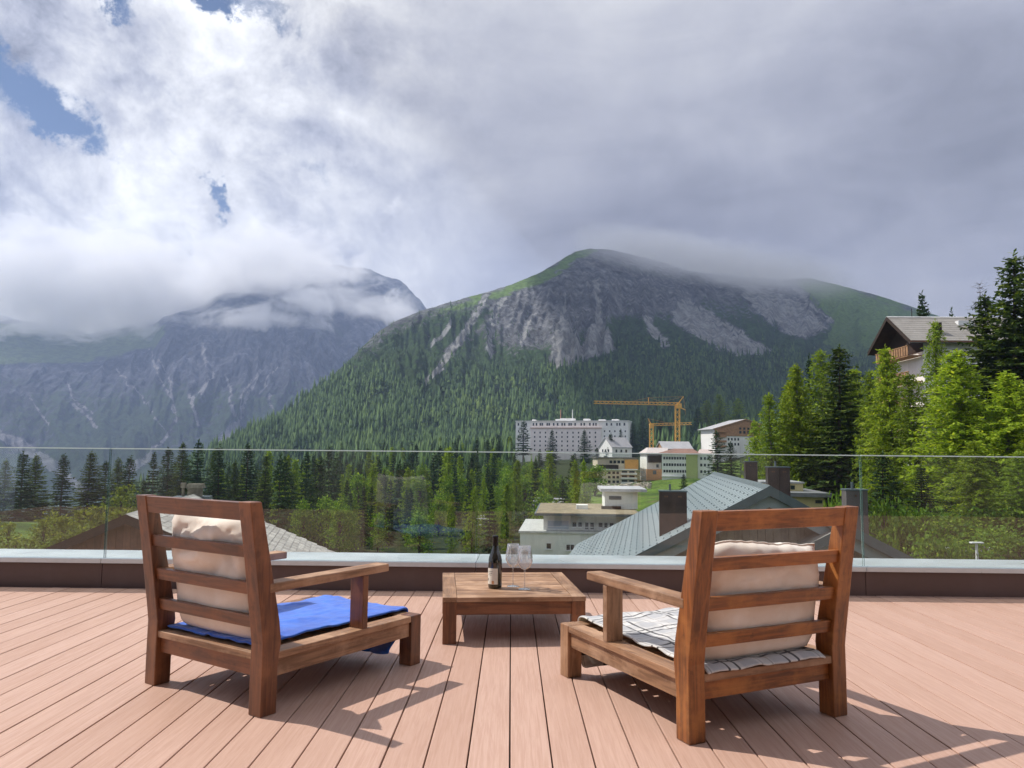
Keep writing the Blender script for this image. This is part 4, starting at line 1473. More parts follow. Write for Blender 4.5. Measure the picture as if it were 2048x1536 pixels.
for i, (px, py, Y) in enumerate(sap):
    p = at(px, py, Y)
    zb = float(ground_z(p[0], p[1]))
    tree('sapling', i, p[0], p[1], zb, max(1.2, p[2] - zb), SAPL[i], 'young trees on the left meadow', 1.1)

# --- named trees of the middle distance
MG = 'single trees among the far houses'
for a in (
    ('thin', 0, 1047, 842, 440, 'thin see through spruce before the left end of the long white hotel', 34), ('spruceb', 0, 1105, 860, 430, 'dark spruce before the left half of the long white hotel', 26), ('spruceb', 1, 1169, 860, 425, 'dark spruce before the middle of the long white hotel', 30),
    ('spruceb', 2, 1221, 866, 330, 'dark spruce before the small gabled house', 24), ('spruceb', 3, 1240, 858, 430, 'spruce at the right of the small gabled house', 18), ('spruceb', 0, 1435, 862, 190, 'dark spruce right of the green sided building', 56), ('spruceb', 1, 1462, 884, 180, 'shorter dark spruce right of the green sided building', 44),
    ('larchd', 0, 1410, 800, 560, 'light tree behind the crane, left of the timber topped chalet', 50), ('larchd', 1, 1440, 788, 560, 'tallest light tree behind the timber topped chalet', 60), ('larchd', 2, 1475, 795, 560, 'light tree right behind the timber topped chalet', 40), ('spruceb', 2, 1395, 815, 540, 'dark spruce right of the big crane mast', 36),
    ('spruceb', 3, 1265, 845, 470, 'dark spruce between the hotel and the small crane', 40), ('spruceb', 0, 1285, 830, 500, 'dark spruce left of the small crane', 36), ('spruceb', 1, 1320, 835, 520, 'dark spruce between the two crane masts', 40), ('spruceb', 2, 1340, 845, 520, 'dark spruce close left of the big crane mast', 34),
    ('spruceb', 1, 1368, 948, 150, 'small dark spruce on the lawn above the grey roof', 24), ('leaf', 0, 1083, 945, 165, 'bright green cone shaped tree left of the flat roofed house', 44), ('leaf', 1, 1120, 958, 170, 'bright green round tree beside the cone shaped tree', 44), ('leaf', 2, 1190, 935, 190, 'green round tree left of the beige apartments', 56),
    ('spruceb', 3, 1020, 875, 400, 'dark spruce left of the long white hotel', 40), ('spruceb', 2, 998, 868, 420, 'dark spruce well left of the long white hotel', 40), ('spruceb', 0, 975, 880, 380, 'dark spruce standing tall in the forest left of the hotel', 36), ('leaf', 1, 1015, 985, 200, 'green tree above the small grey roofs in the wood', 60),
    ('spruceb', 1, 1150, 905, 300, 'dark spruce under the middle of the hotel', 34), ('spruceb', 2, 1080, 900, 330, 'dark spruce under the left of the hotel', 30), ('spruceb', 3, 1195, 895, 320, 'dark spruce left of the small gabled house', 30)):
    k, v, px, py, Y, lab_, w_ = a
    tree_at(k, v, px, py, Y, lab_, w_ * 1.15, MG)

# --- the near forest: individual trees, labelled by what they stand beside
g = np.random.RandomState(11)
near, used = [], []
blocks = [(1030, 1262, 420, 520), (1200, 1300, 225, 300), (1280, 1420, 185, 265), (1415, 1520, 270, 330), (1040, 1300, 50, 90)]
tries = 0
while len(near) < 400 and tries < 20000:
    tries += 1
    px = g.uniform(440, 1260) if g.rand() < .93 else g.uniform(1260, 1560)
    Y = 112 * (620 / 112) ** g.uniform(0, 1) ** 1.15
    p = at(px, HOR, Y)
    if px < 560 and Y < 190:
        continue
    if px > 1180 and Y < 250:
        continue
    if any(a - 6 < px < b + 6 and c - 25 < Y < d + 12 for a, b, c, d in blocks):
        continue
    # keep sight lines to the hotel, the houses and the cranes
    zb = float(ground_z(p[0], p[1]))
    h = g.uniform(11, 19) * (1 if Y > 170 else .8)
    top = project(p[0], p[1], zb + h)[1]
    lim = 902 if 1030 < px < 1200 else (950 if 1195 <= px < 1310 else (0 if px < 1030 else 985))
    if px >= 1310 and Y < 420:
        continue
    if top < lim and Y < 480 and px >= 1030:
        continue
    if px < 1030 and top < 850:
        continue
    if 720 < px < 1060 and Y < 160 and top < 960:
        continue
    if any((p[0] - q[0]) ** 2 + (p[1] - q[1]) ** 2 < (2.8 + Y / 90) ** 2 for q in used):
        continue
    used.append(p)
    near.append((px, Y, p, zb, h))
ZONES = [(500, 'behind the left chair back'), (560, 'right of the left chair back'), (620, 'above the left chair seat'), (690, 'above the left armrest'), (760, 'above the front of the left chair'),
         (830, 'between left chair and table'), (900, 'above the left end of the table'), (960, 'left of the wine bottle'), (1020, 'above the wine bottle'), (1075, 'below the left end of the hotel'), (1130, 'below the left half of the hotel'),
         (1190, 'below the middle of the hotel'), (1290, 'below the small gabled house'), (3000, 'near the cranes')]
ORD = ['leftmost', 'second from the left', 'third from the left', 'fourth from the left', 'fifth from the left', 'sixth from the left', 'seventh from the left', 'eighth from the left', 'ninth from the left', 'tenth from the left', 'eleventh from the left', 'twelfth from the left']
DEPTH = [(190, 'lowest in the wood'), (280, 'low in the wood'), (390, 'halfway up the wood'), (500, 'high in the wood'), (9999, 'at the top of the wood')]
plan = []
for i, (px, Y, p, zb, h) in enumerate(near):
    u = g.rand()
    k = 'mids' if u < (.62 if Y > 230 else .45) else ('midl' if u < .72 else 'leaf')
    if Y > 380 and k == 'leaf':
        k = 'mids'
    if k == 'leaf':
        h *= .62
    zone = next(z_ for m_, z_ in ZONES if px < m_)
    dep = next(z_ for m_, z_ in DEPTH if Y < m_)
    size = 'tall' if h > (15 if k != 'leaf' else 9) else 'short'
    plan.append((px, k, p, zb, h, size, zone, dep))
bucket = {}
for q in plan:
    bucket.setdefault((q[1],) + q[5:], []).append(q[0])
for i, (px, k, p, zb, h, size, zone, dep) in enumerate(plan):
    kind_l = {'mids': 'dark spruce', 'midl': 'light larch', 'leaf': 'round leafy tree'}[k]
    same = sorted(bucket[(k, size, zone, dep)])
    lab_ = '%s %s %s, %s' % (size if abs(h - 15) < 2.5 else ('very ' + size if k != 'leaf' else size), kind_l, dep, zone)
    if len(same) > 1:
        lab_ += ', ' + ORD[min(same.index(px), len(ORD) - 1)]
    if len(lab_.split()) > 16:
        lab_ = lab_.replace(' from the left', ' along').replace('the wood', 'wood')
    if len(lab_.split()) > 16:
        lab_ = lab_.replace('the ', '')
    tree(k, i, p[0], p[1], zb, h, lab_, 'valley forest trees', g.uniform(.85, 1.15))


# --- the mountain forest: too many to count, one object
def forest_mesh(name, XY, Zb, Hh, Rr, seed, mat, tiers=3, sides=6):
    g = np.random.RandomState(seed)
    n = len(XY)
    V, F = [], []
    base = 0
    for t in range(tiers):
        zlo = .06 + .26 * t
        zhi = (.52, .78, 1.0)[t] if tiers == 3 else (.7, 1.0)[t]
        rad = (1.0, .70, .42)[t] if tiers == 3 else (1., .55)[t]
        ang = np.arange(sides) / sides * 2 * pi
        a = ang[None] + g.uniform(0, 6, (n, 1))
        r = Rr[:, None] * rad * g.uniform(.65, 1.25, (n, sides))
        zl = Zb[:, None] + Hh[:, None] * (zlo + g.uniform(-.07, .05, (n, sides)))
        ring = np.stack([XY[:, 0:1] + r * np.cos(a), XY[:, 1:2] + r * np.sin(a), zl], -1)
        apex = np.stack([XY[:, 0] + g.normal(size=n) * .1, XY[:, 1], Zb + Hh * zhi], -1)[:, None]
        v = np.concatenate([ring, apex], 1).reshape(-1, 3)
        i = base + np.arange(n)[:, None] * (sides + 1)
        k = np.arange(sides)[None]
        f = np.stack([i + k, i + (k + 1) % sides, np.broadcast_to(i + sides, (n, sides))], -1).reshape(-1, 3)
        V.append(v)
        F.append(f)
        base += len(v)
    V = np.concatenate(V).astype(np.float32)
    F = np.concatenate(F)
    me = bpy.data.meshes.new(name)
    me.vertices.add(len(V))
    me.vertices.foreach_set('co', V.ravel())
    me.loops.add(len(F) * 3)
    me.loops.foreach_set('vertex_index', F.ravel())
    me.polygons.add(len(F))
    me.polygons.foreach_set('loop_start', np.arange(len(F)) * 3)
    me.polygons.foreach_set('loop_total', np.full(len(F), 3))
    me.materials.append(mat)
    me.update()
    return me


def forest_mat():
    def b(N):
        ir = N.irand()
        p = N.coord('Object')
        n = N.noise(p, .012, 4, .6)
        c = N.mix(ir, (.018, .042, .020), (.105, .165, .060))
        c = N.mix(N.math('MULTIPLY', N.rng(n, .5, .68), N.rng(ir, .3, .8)), c, (.13, .19, .055))
        return N.pbr(c, .9, spec=.08)
    return material('forest_needles', b)


M_forest = forest_mat()
g = np.random.RandomState(21)
n = 60000
fx = g.uniform(azel(250, HOR)[0], azel(2300, HOR)[0], n)
u = g.uniform(0, 1, n)
B_, R_ = FOOT(fx), RIDGE(fx)[1]
rad = np.sqrt(B_ ** 2 + u * (R_ ** 2 - B_ ** 2))
x, y = rad * np.sin(fx), rad * np.cos(fx)
z = main_height(x, y)
px, py = project(x, y, z)
tl_ = np.interp(px, [300, 480, 560, 640, 700, 780, 850, 1000, 1100, 1170, 1250, 1350, 1450, 1550, 1700, 1900], [980, 872, 836, 780, 752, 745, 765, 745, 735, 738, 692, 690, 702, 702, 722, 745])
jit = 20 * fbm(x / 70, y / 70, oct=4) + g.normal(size=n) * 7
keep = (py + jit > tl_ - 4) & (g.rand(n) < np.interp(py + jit - tl_, [-5, 15, 50], [.25, .6, .88]))
keep &= ~((fbm(x / 55 + 30, y / 55, oct=3) > np.where(px < 1000, .22, .34)))
sp = (py + jit > tl_ - 90) & (g.rand(n) < .05) & (px < 1260)
sp |= (px > 560) & (px < 1000) & (py < 800) & (py > 600) & (g.rand(n) < .05)
for poly in ([(1112, 640), (1138, 648), (1160, 690), (1185, 712), (1140, 733), (1098, 732), (1105, 690)], [(1186, 640), (1205, 640), (1222, 680), (1235, 702), (1180, 718), (1135, 734), (1165, 690)], [(1362, 598), (1450, 655), (1548, 704), (1470, 712), (1385, 668), (1342, 640)]):
    keep &= in_poly(px, py, poly, 6) < .5
    sp &= in_poly(px, py, poly, 6) < .5
keep |= sp
x, y, z = x[keep], y[keep], z[keep]
hh = g.uniform(7, 17, len(x)) * np.where(sp[keep], .45, 1.) * (1 + .45 * (g.rand(len(x)) < .18)) * (1 + .35 * fbm(x / 90, y / 90, oct=3))
obj('mountain_forest', forest_mesh('mountain_forest', np.stack([x, y], 1), z - .5, hh, hh * g.uniform(.13, .19, len(x)), 5, M_forest), kind='stuff')
# wood on the valley slopes behind the individual trees
n = 5200
fx = g.uniform(azel(420, HOR)[0], azel(2250, HOR)[0], n)
rad = np.sqrt(g.uniform(300 ** 2, 760 ** 2, n))
x, y = rad * np.sin(fx), rad * np.cos(fx)
z = ground_z(x, y)
hh = g.uniform(10, 19, n)
px, _ = project(x, y, z)
_, pt = project(x, y, z + hh)
ok = np.ones(n, bool)
for a, b, c, d in blocks:
    ok &= ~((px > a - 8) & (px < b + 8) & (y > c - 30) & (y < d + 15))
ok &= ~((px > 1028) & (px < 1300) & (y < 520) & (pt < 900))
ok &= ~((px > 1280) & (px < 1530) & (y < 440))
ok &= ~((px < 520) & (y < 380))
x, y, z, hh = x[ok], y[ok], z[ok], hh[ok]
obj('valley_wood', forest_mesh('valley_wood', np.stack([x, y], 1), z - .5, hh, hh * g.uniform(.13, .18, len(x)), 6, M_forest), kind='stuff')
# wood at the foot of the far massif
n = 9000
fx = g.uniform(azel(-300, HOR)[0], azel(560, HOR)[0], n)
rad = g.uniform(900, 2250, n)
x, y = rad * np.sin(fx), rad * np.cos(fx)
z = ground_z(np.minimum(1, 1500 / rad) * x, np.minimum(1, 1500 / rad) * y)
hh = g.uniform(11, 20, n)
obj('far_wood', forest_mesh('far_wood', np.stack([x, y], 1), z, hh, hh * .17, 8, M_forest, 2, 5), kind='stuff')
# ================================================================== buildings
M_white = plain_mat('white_render', (.84, .83, .81), .85, .05, .25, 0, 0, .2, (.55, .53, .50), .35)
M_pinkw = plain_mat('pinkish_render', (.82, .75, .73), .85, .05, .2, 0, 0, .2, (.58, .50, .48), .3)
M_offw = plain_mat('grey_white_render', (.80, .80, .77), .85, .05, .5, 0, 0, .2, (.50, .50, .47), .4)
M_beige = plain_mat('beige_render', (.68, .59, .44), .85, .08, .3, 0, 0, .2, (.42, .36, .27), .35)
M_yellow = plain_mat('yellow_render', (.74, .62, .33), .85, .06, .6, 0, 0, .2, (.48, .39, .22), .35)
M_green = plain_mat('olive_green_render', (.46, .50, .22), .85, .06, .4, 0, 0, .2)
M_orange = plain_mat('orange_render', (.62, .33, .10), .85, .1, .6, 0, 0, .2)
M_pane = plain_mat('window_pane', (.03, .038, .048), .08, .3, .8, 0, 0, .7)
M_frame = plain_mat('white_window_frame', (.72, .73, .73), .5, .04, 3)
M_blind = plain_mat('blue_grey_blind', (.42, .50, .60), .6, .06, 2)
M_brownw = plain_mat('brown_timber', (.36, .20, .105), .7, .25, 1.5, 0, .2, .3)
M_darkw = plain_mat('dark_timber', (.045, .030, .024), .8, .3, 1.5, 0, .2, .2)
M_greyt = plain_mat('weathered_cladding', (.24, .20, .165), .85, .22, 2.2, 0, .3, .2, (.13, .11, .09), .5, .3)
M_redt = plain_mat('red_brown_cladding', (.23, .105, .078), .8, .2, 2., 0, .3, .25, (.10, .06, .05), .5, .3)
M_zinc = plain_mat('blue_grey_zinc', (.30, .345, .365), .45, .09, .8, .2, 0, .5, (.22, .26, .28), .5)
M_zincd = plain_mat('dark_zinc_trim', (.12, .15, .16), .5, .1, 2, .2, 0, .5)
M_guard = plain_mat('snow_guard_metal', (.19, .225, .245), .5, .1, 2, .2, 0, .5)
M_shing = plain_mat('grey_shingle', (.42, .40, .375), .8, .18, 1.8, 0, .3, .25, (.25, .24, .23), .4, .45)
M_slate = plain_mat('grey_eternit', (.27, .255, .235), .75, .14, .8, 0, .2, .25, (.18, .165, .15), .5)
M_rbrown = plain_mat('brown_roof', (.22, .13, .10), .8, .15, .5, 0, 0, .2, (.30, .22, .18), .4)
M_rgrey = plain_mat('light_grey_roof', (.36, .36, .37), .7, .1, .4, 0, 0, .3)
M_gravel = plain_mat('gravel_roof', (.30, .25, .175), .95, .25, 1.2, 0, .4, .1, (.20, .17, .11), .5)
M_copper = plain_mat('brown_chimney_sheet', (.070, .046, .040), .4, .22, 1.6, .35, 0, .5, (.12, .07, .05), .45)
M_hole = plain_mat('vent_hole', (.16, .085, .05), .8)
M_stone = plain_mat('rough_stone', (.22, .20, .16), .95, .3, 4, 0, .6, .1)


def up_to(o, px, py, Y):
    return at(px, py, Y)


def box_part(name, parent, x0, x1, y0, y1, z0, z1, mat, bevel=0):
    return obj(name, MB().box(x0, x1, y0, y1, z0, z1).mesh(name, mat), parent, None, bevel)


WIN = {}


def window(parent, x, z, w, h, y=0., side='front', frame=True, pane=M_pane, mull=1, depth=.05):
    """window on a wall of parent; x, z = lower left corner seen from outside; pane is set back behind its frame"""
    key = (round(w, 2), round(h, 2), side, frame, pane.name, mull)
    if key not in WIN:
        fw = .07 if w > .7 else .05
        fr, pn = MB(), MB()
        if frame:
            fr.box(0, w, -depth, .0, 0, fw).box(0, w, -depth, .0, h - fw, h).box(0, fw, -depth, .0, fw, h - fw).box(w - fw, w, -depth, .0, fw, h - fw)
            for i in range(mull):
                xm = w * (i + 1) / (mull + 1)
                fr.box(xm - fw / 2, xm + fw / 2, -depth + .006, 0, fw, h - fw)
            fr.box(-.06, w + .06, -depth - .06, .0, -.06, -.002)
            pn.box(fw, w - fw, -depth + .03, -.002, fw, h - fw)
        else:
            pn.box(0, w, -.05, -.001, 0, h)
        WIN[key] = (fr.mesh('window', M_frame) if frame else None, pn.mesh('pane' if frame else 'window', pane))
    a, b = WIN[key]
    rz = {'front': 0, 'left': -pi / 2, 'right': pi / 2}[side]
    loc = {'front': (x, y, z), 'left': (y, x, z), 'right': (y, x, z)}[side]
    if a:
        o = obj('window', a, parent, loc)
        o.rotation_euler = (0, 0, rz)
        return obj('pane', b, o)
    o = obj('window', b, parent, loc)
    o.rotation_euler = (0, 0, rz)
    return o


def chimney(parent, x, y, zb, w, d, h, mat=M_copper, seam=True, pipe=True, holes=2):
    c = box_part('chimney', parent, x - w / 2, x + w / 2, y - d / 2, y + d / 2, zb, zb + h, mat, .01)
    cap = MB().box(x - w / 2 - .03, x + w / 2 + .03, y - d / 2 - .03, y + d / 2 + .03, zb + h + .001, zb + h + .05)
    obj('cap', cap.mesh('cap', M_zincd), c)
    if seam:
        obj('seam', MB().box(x - .012, x + .012, y - d / 2 - .012, y - d / 2 - .001, zb, zb + h - .02).mesh('seam', mat), c)
    hm = MB()
    for k in range(holes):
        for s in (-1, 1):
            hx = x + (s * (.25 * w) if holes > 1 else 0) + (k - .5) * .09
            hm.tube([(hx, y - d / 2 - .012, zb + h - .20), (hx, y - d / 2 + .02, zb + h - .20)], .042, 10)
    obj('vent', hm.mesh('vent', M_hole), c)
    if pipe:
        obj('flue', MB().tube([(x - .1 * w, y, zb + h + .05), (x - .1 * w, y, zb + h + .32)], .05, 10).mesh('flue', M_zincd), c)
    return c


def gable_house(name, label, cat, P, yaw, length, wl, wr, slope, z_base, wall_m, roof_m, trim_m, over=.9, side_over=.7, board=.30, wall_parts=True, slab=.22, double_barge=False):
    """P: near end of the ridge; local y runs along the ridge away from the viewer, x to the right"""
    t = thing(name, label, cat, tuple(P), yaw)
    g0 = over
    # walls: two sides as boxes, gables of vertical boards
    zb = z_base - P[2]
    hl, hr = wl - side_over, wr - side_over
    if wall_parts:
        n = int(round((hl + hr) / board))
        for k in range(n):
            xa = -hl + (hl + hr) * k / n
            xb = -hl + (hl + hr) * (k + 1) / n - .012
            za, zc = -abs(xa) * slope - slab - .02, -abs(xb) * slope - slab - .02
            pr = .0 if k % 2 else .018
            m = MB().hexa([(xa, g0 - pr, zb), (xb, g0 - pr, zb), (xb, g0 + .12, zb), (xa, g0 + .12, zb)], [(xa, g0 - pr, za), (xb, g0 - pr, zc), (xb, g0 + .12, zc), (xa, g0 + .12, za)])
            obj('wall_board', m.mesh('wall_board', wall_m), t)
        core = MB().prism([(-hl, zb), (hr, zb), (hr, -hr * slope - slab - .05), (0, -slab - .05), (-hl, -hl * slope - slab - .05)], 'y', g0 + .121, length - over)
    else:
        core = MB().prism([(-hl, zb), (hr, zb), (hr, -hr * slope - slab - .01), (0, -slab - .01), (-hl, -hl * slope - slab - .01)], 'y', g0, length - over)
    obj('wall', core.mesh('wall', wall_m), t)
    rf = {}
    for s, w in ((-1, wl), (1, wr)):
        m = MB().hexa([(0, 0, -slab), (s * w, 0, -w * slope - slab), (s * w, length, -w * slope - slab), (0, length, -slab)],
                      [(0, 0, 0), (s * w, 0, -w * slope), (s * w, length, -w * slope), (0, length, 0)])
        rf[s] = obj('roof', m.mesh('roof', roof_m), t)
        b = MB().hexa([(0, -.05, -.34), (s * w, -.05, -w * slope - .34), (s * w, -.003, -w * slope - .34), (0, -.003, -.34)],
                      [(0, -.05, .05), (s * w, -.05, -w * slope + .05), (s * w, -.003, -w * slope + .05), (0, -.003, .05)])
        obj('bargeboard', b.mesh('bargeboard', trim_m), t)
        if double_barge:
            b = MB().hexa([(0, .25, -.80), (s * w, .25, -w * slope - .80), (s * w, .30, -w * slope - .80), (0, .30, -.80)],
                          [(0, .25, -.36), (s * w, .25, -w * slope - .36), (s * w, .30, -w * slope - .36), (0, .30, -.36)])
            obj('inner_bargeboard', b.mesh('inner_bargeboard', M_zinc), t)
    return t, rf


# --- big grey sheet metal roof below the terrace on the right
P = at(1540, 974, 30)
q = ray(1428, 945)
Yb = (P[2] - EYE) / q[2] * q[1]
Bk = at(1428, 945, Yb)
yaw_h = -atan2(Bk[0] - P[0], Bk[1] - P[1])
len_h = float(np.hypot(Bk[0] - P[0], Bk[1] - P[1]))
hh_, rf = gable_house('chalet', 'chalet with the large blue grey metal roof and brown chimneys right below the terrace', 'house', P, yaw_h, len_h, 9.6, 6.5, .545, -12, M_greyt, M_zinc, M_zincd, 1.1, .8, .30, double_barge=True)
nrm = sqrt(1 + .545 ** 2)
pw = .60
np_ = int(len_h / pw)
for s, w in ((-1, 9.6), (1, 6.5)):
    pan = MB().hexa([(0, 0, .004), (s * w, 0, -w * .545 + .004), (s * w, pw - .012, -w * .545 + .004), (0, pw - .012, .004)], [(0, 0, .022), (s * w, 0, -w * .545 + .022), (s * w, pw - .012, -w * .545 + .022), (0, pw - .012, .022)])
    pan.hexa([(0, pw - .032, .022), (s * w, pw - .032, -w * .545 + .022), (s * w, pw - .012, -w * .545 + .022), (0, pw - .012, .022)], [(0, pw - .030, .036), (s * w, pw - .030, -w * .545 + .036), (s * w, pw - .014, -w * .545 + .036), (0, pw - .014, .036)])
    pm = pan.mesh('roof_panel', M_zinc)
    for k in range(np_):
        obj('roof_panel', pm, rf[s], (0, .02 + k * pw, 0))
    # snow guards in staggered rows
    sg = MB()
    for k in range(np_):
        for j in range(18):
            x = s * (.45 + j * .56 + (.28 if k % 2 else 0))
            if abs(x) > w - .2:
                continue
            y = .02 + k * pw + pw * .5
            z = -abs(x) * .545 + .022
            sg.hexa([(x - .035, y - .06, z - .02), (x + .035, y - .06, z - .02), (x + .035, y + .06, z - .02), (x - .035, y + .06, z - .02)], [(x - .012, y - .06, z + .05), (x + .012, y - .06, z + .05), (x + .012, y + .06, z + .05), (x - .012, y + .06, z + .05)])
    obj('snow_guards', sg.mesh('snow_guards', M_guard), rf[s], kind='stuff')
obj('ridge_cap', MB().prism([(-.22, -.09), (0, .075), (.22, -.09), (0, .03)], 'y', -.06, len_h).mesh('ridge_cap', M_zincd), hh_)


def on_roof(px, py, Y, half):
    """local coordinates in the big roof's frame"""
    p = at(px, py, Y)
    c, s = cos(-yaw_h), sin(-yaw_h)
    d = p - P
    return c * d[0] - s * d[1], s * d[0] + c * d[1], d[2]


lx, ly, lz = on_roof(1346, 1060, 33.2, 1)
chimney(hh_, lx, ly, -abs(lx) * .545 - .6, 1.16, .75, lz + 2.45 - (-abs(lx) * .545) - .2, M_copper, True, True, 2)
lx, ly, lz = on_roof(1555, 935, 38.0, 1)
chimney(hh_, lx, ly, -abs(lx) * .545 - .6, 1.05, .7, lz + abs(lx) * .545 + .6)
lx, ly, lz = on_roof(1501, 924, 47.0, 1)
chimney(hh_, lx, ly, -abs(lx) * .545 - .5, .72, .7, lz + abs(lx) * .545 + .5, M_copper, False, True, 1)
for k in range(5):
    window(hh_, -6.5 + k * 2.2, -6.2, 1.3, 1.6, 1.08, mull=1)

# --- second gable on the right with the stone coloured chimney
P2 = at(1697, 1052, 29)
h2, rf2 = gable_house('chalet', 'dark gabled house with a tall grey brown chimney behind the right chair', 'house', P2, radians(-9), 12, 3.2, 5.5, .52, -12, M_greyt, M_slate, M_zincd, .8, .6, .30, double_barge=True)
chimney(h2, .68, 1.6, -1.3, .80, .7, 1.3 + 1.28, plain_mat('grey_brown_chimney', (.135, .115, .11), .6, .2, 1.6, .1, .2, .3), False, True, 1)

# --- left house with shingle roof
PK = at(252, 1031, 32)
q = ray(398, 987)
Yk = (PK[2] - EYE) / q[2] * q[1]
Ek = at(398, 987, Yk)
yaw_k = -atan2(Ek[0] - PK[0], Ek[1] - PK[1])
len_k = float(np.hypot(Ek[0] - PK[0], Ek[1] - PK[1]))
sl = .455
hk, rfk = gable_house('house', 'red brown wooden house with grey shingle roof beyond the left chair', 'house', PK, yaw_k, len_k, 7.5, 10.5, sl, -11, M_redt, M_shing, M_darkw, .5, .6, .28)
tw, te = .62, .36
rows = int(10.3 * sqrt(1 + sl * sl) / te)
colsn = int(len_k / tw)
ang = math.atan(sl)
tm = MB().hexa([(0, 0, .0), (te * 1.25, 0, .0), (te * 1.25, tw - .014, .0), (0, tw - .014, .0)], [(0, 0, .020), (te * 1.25, 0, .052), (te * 1.25, tw - .02, .052), (0, tw - .02, .020)]).mesh('roof_tile', M_shing)
tiles = []
for i in range(rows):
    for j in range(colsn):
        tiles.append((i, j))
cd = cos(ang)


def tile_pos(i, j):
    d = i * te
    return (d * cd + .05, j * tw + (tw / 2 if i % 2 else 0) + rnd.uniform(-.02, .02), -d * sin(ang) - .05 * sl + .014 + rnd.uniform(-.004, .008))


Rk = Matrix.Translation(tuple(PK)) @ Matrix.Rotation(yaw_k, 4, 'Z')


def seen(p):
    w = Rk @ Vector(p)
    a, b = project(w[0], w[1], w[2])
    return b < 1112 and not (270 < a < 512 and 985 < b < 1110)


pos = [tile_pos(i, j) for i, j in tiles if j * tw + tw < len_k]
vis = [p for p in pos if seen(p)]
vis.sort(key=lambda p: p[1])
keep_ = set(vis[:290])
rest = MB()
for p in pos:
    if p in keep_:
        o = obj('roof_tile', tm, rfk[1], p)
        o.rotation_euler = (0, ang + rnd.uniform(-.004, .01), 0)
    else:
        c, s = cos(ang), sin(ang)
        f = lambda x, y, z: (p[0] + c * x + s * z, p[1] + y, p[2] - s * x + c * z)
        e = te * 1.25
        rest.hexa([f(0, 0, 0), f(e, 0, 0), f(e, tw - .014, 0), f(0, tw - .014, 0)], [f(0, 0, .016), f(e, 0, .03), f(e, tw - .014, .03), f(0, tw - .014, .016)])
obj('roof_tiles', rest.mesh('roof_tiles', M_shing), rfk[1], kind='stuff')
obj('ridge_cap', MB().prism([(-.2, -.07), (0, .07), (.2, -.07), (0, .02)], 'y', -.03, len_k).mesh('ridge_cap', M_shing), hk)
for s in (0, 1):
    window(hk, -.9 + s * 1.15, -3.05, 1.0, 1.3, .48, mull=1)
# stone chimney on its ridge: laid of rough courses, with a small flue beside it
cy = len_k - 1.2
ch = box_part('chimney', hk, -.36, .36, cy - .36, cy + .36, -.4, .36, M_stone)
for i in range(4):
    for s in range(3):
        w_ = .27
        x = -.42 + s * .285 + (.0 if i % 2 else .02)
        obj('stone', MB().box(x, x + w_, cy - .43 + rnd.uniform(0, .03), cy - .361, -.10 + i * .125, -.10 + i * .125 + .115).mesh('stone', M_stone), ch, None, .015)
obj('cap', MB().hexa([(-.5, cy - .5, .40), (.5, cy - .5, .40), (.5, cy + .5, .40), (-.5, cy + .5, .40)], [(-.44, cy - .44, .66), (.44, cy - .44, .66), (.44, cy + .44, .66), (-.44, cy + .44, .66)]).mesh('cap', M_stone), ch)
obj('flue', MB().tube([(-.72, cy, -.5), (-.72, cy, .42)], .09, 8).box(-.86, -.58, cy - .14, cy + .14, .42, .72).mesh('flue', M_stone), ch)
obj('plinth', MB().box(-1.2, .9, cy - .6, cy + .6, -.30, -.10).mesh('plinth', M_zincd), ch)


# --- white flat roofed house beside the metal roof
Yg = 62
o0 = at(1040, 1112, Yg)
sc = Yg / FPX
zt = lambda py: float(at(1100, py, Yg)[2])
fg = thing('flat_roof_house', 'white flat roofed house with a stepped roof terrace left of the grey metal roof', 'house', (o0[0], o0[1], 0), radians(-4))
X = lambda px: (px - 1040) * sc
box_part('lower_wall', fg, 0, X(1260), 0, 11, -14, zt(1066), M_offw)
box_part('terrace_slab', fg, -.12, X(1260), -.14, 11.1, zt(1066) + .002, zt(1062), plain_mat('pale_slab', (.52, .53, .52), .8))
box_part('upper_wall', fg, X(1085), X(1268), 1.2, 10.5, zt(1062) + .003, zt(1030), M_offw)
rz = zt(1026)
box_part('roof', fg, X(1068), X(1278), -.6, 12.0, zt(1030) + .002, rz, M_zincd)
box_part('roof_gravel', fg, X(1068) + .15, X(1278) - .15, -.45, 11.85, rz + .002, rz + .05, M_gravel)
pz = zt(1022)
box_part('penthouse_wall', fg, X(1213), X(1282), 5.2, 10.2, rz + .052, rz + 1.55, M_offw)
box_part('penthouse_roof', fg, X(1203), X(1300), 4.5, 10.9, rz + 1.552, rz + 1.80, plain_mat('pale_roof_sheet', (.50, .50, .52), .5))
box_part('vent_hood', fg, X(1205), X(1246), 4.6, 5.0, rz + .055, rz + .30, M_darkw)
box_part('roof_hatch', fg, X(1152), X(1176), 4.2, 5.4, rz + .052, rz + .40, M_offw)
for px_ in (1219, 1231, 1237):
    window(fg, X(px_) + .1, rz + .85, .34 if px_ != 1219 else .5, .3, 5.2, frame=False)
window(fg, X(1092), zt(1061), X(1137) - X(1092), zt(1042) - zt(1061), 1.2, pane=M_blind, mull=0)
for a_, b_ in ((1142, 1152), (1153.5, 1163), (1194, 1204), (1205.5, 1214), (1216, 1226)):
    window(fg, X(a_), zt(1057), X(b_) - X(a_), zt(1045) - zt(1057), 1.2, mull=0)
window(fg, X(1167), zt(1061), X(1176) - X(1167), zt(1045) - zt(1061), 1.2, mull=0)
window(fg, X(1177.5), zt(1061), X(1187) - X(1177.5), zt(1045) - zt(1061), 1.2, mull=0)
window(fg, X(1091), zt(1098), X(1102) - X(1091), zt(1085) - zt(1098), 0., mull=0)
window(fg, X(1130), zt(1100), X(1147) - X(1130), zt(1087) - zt(1100), 0., mull=1)
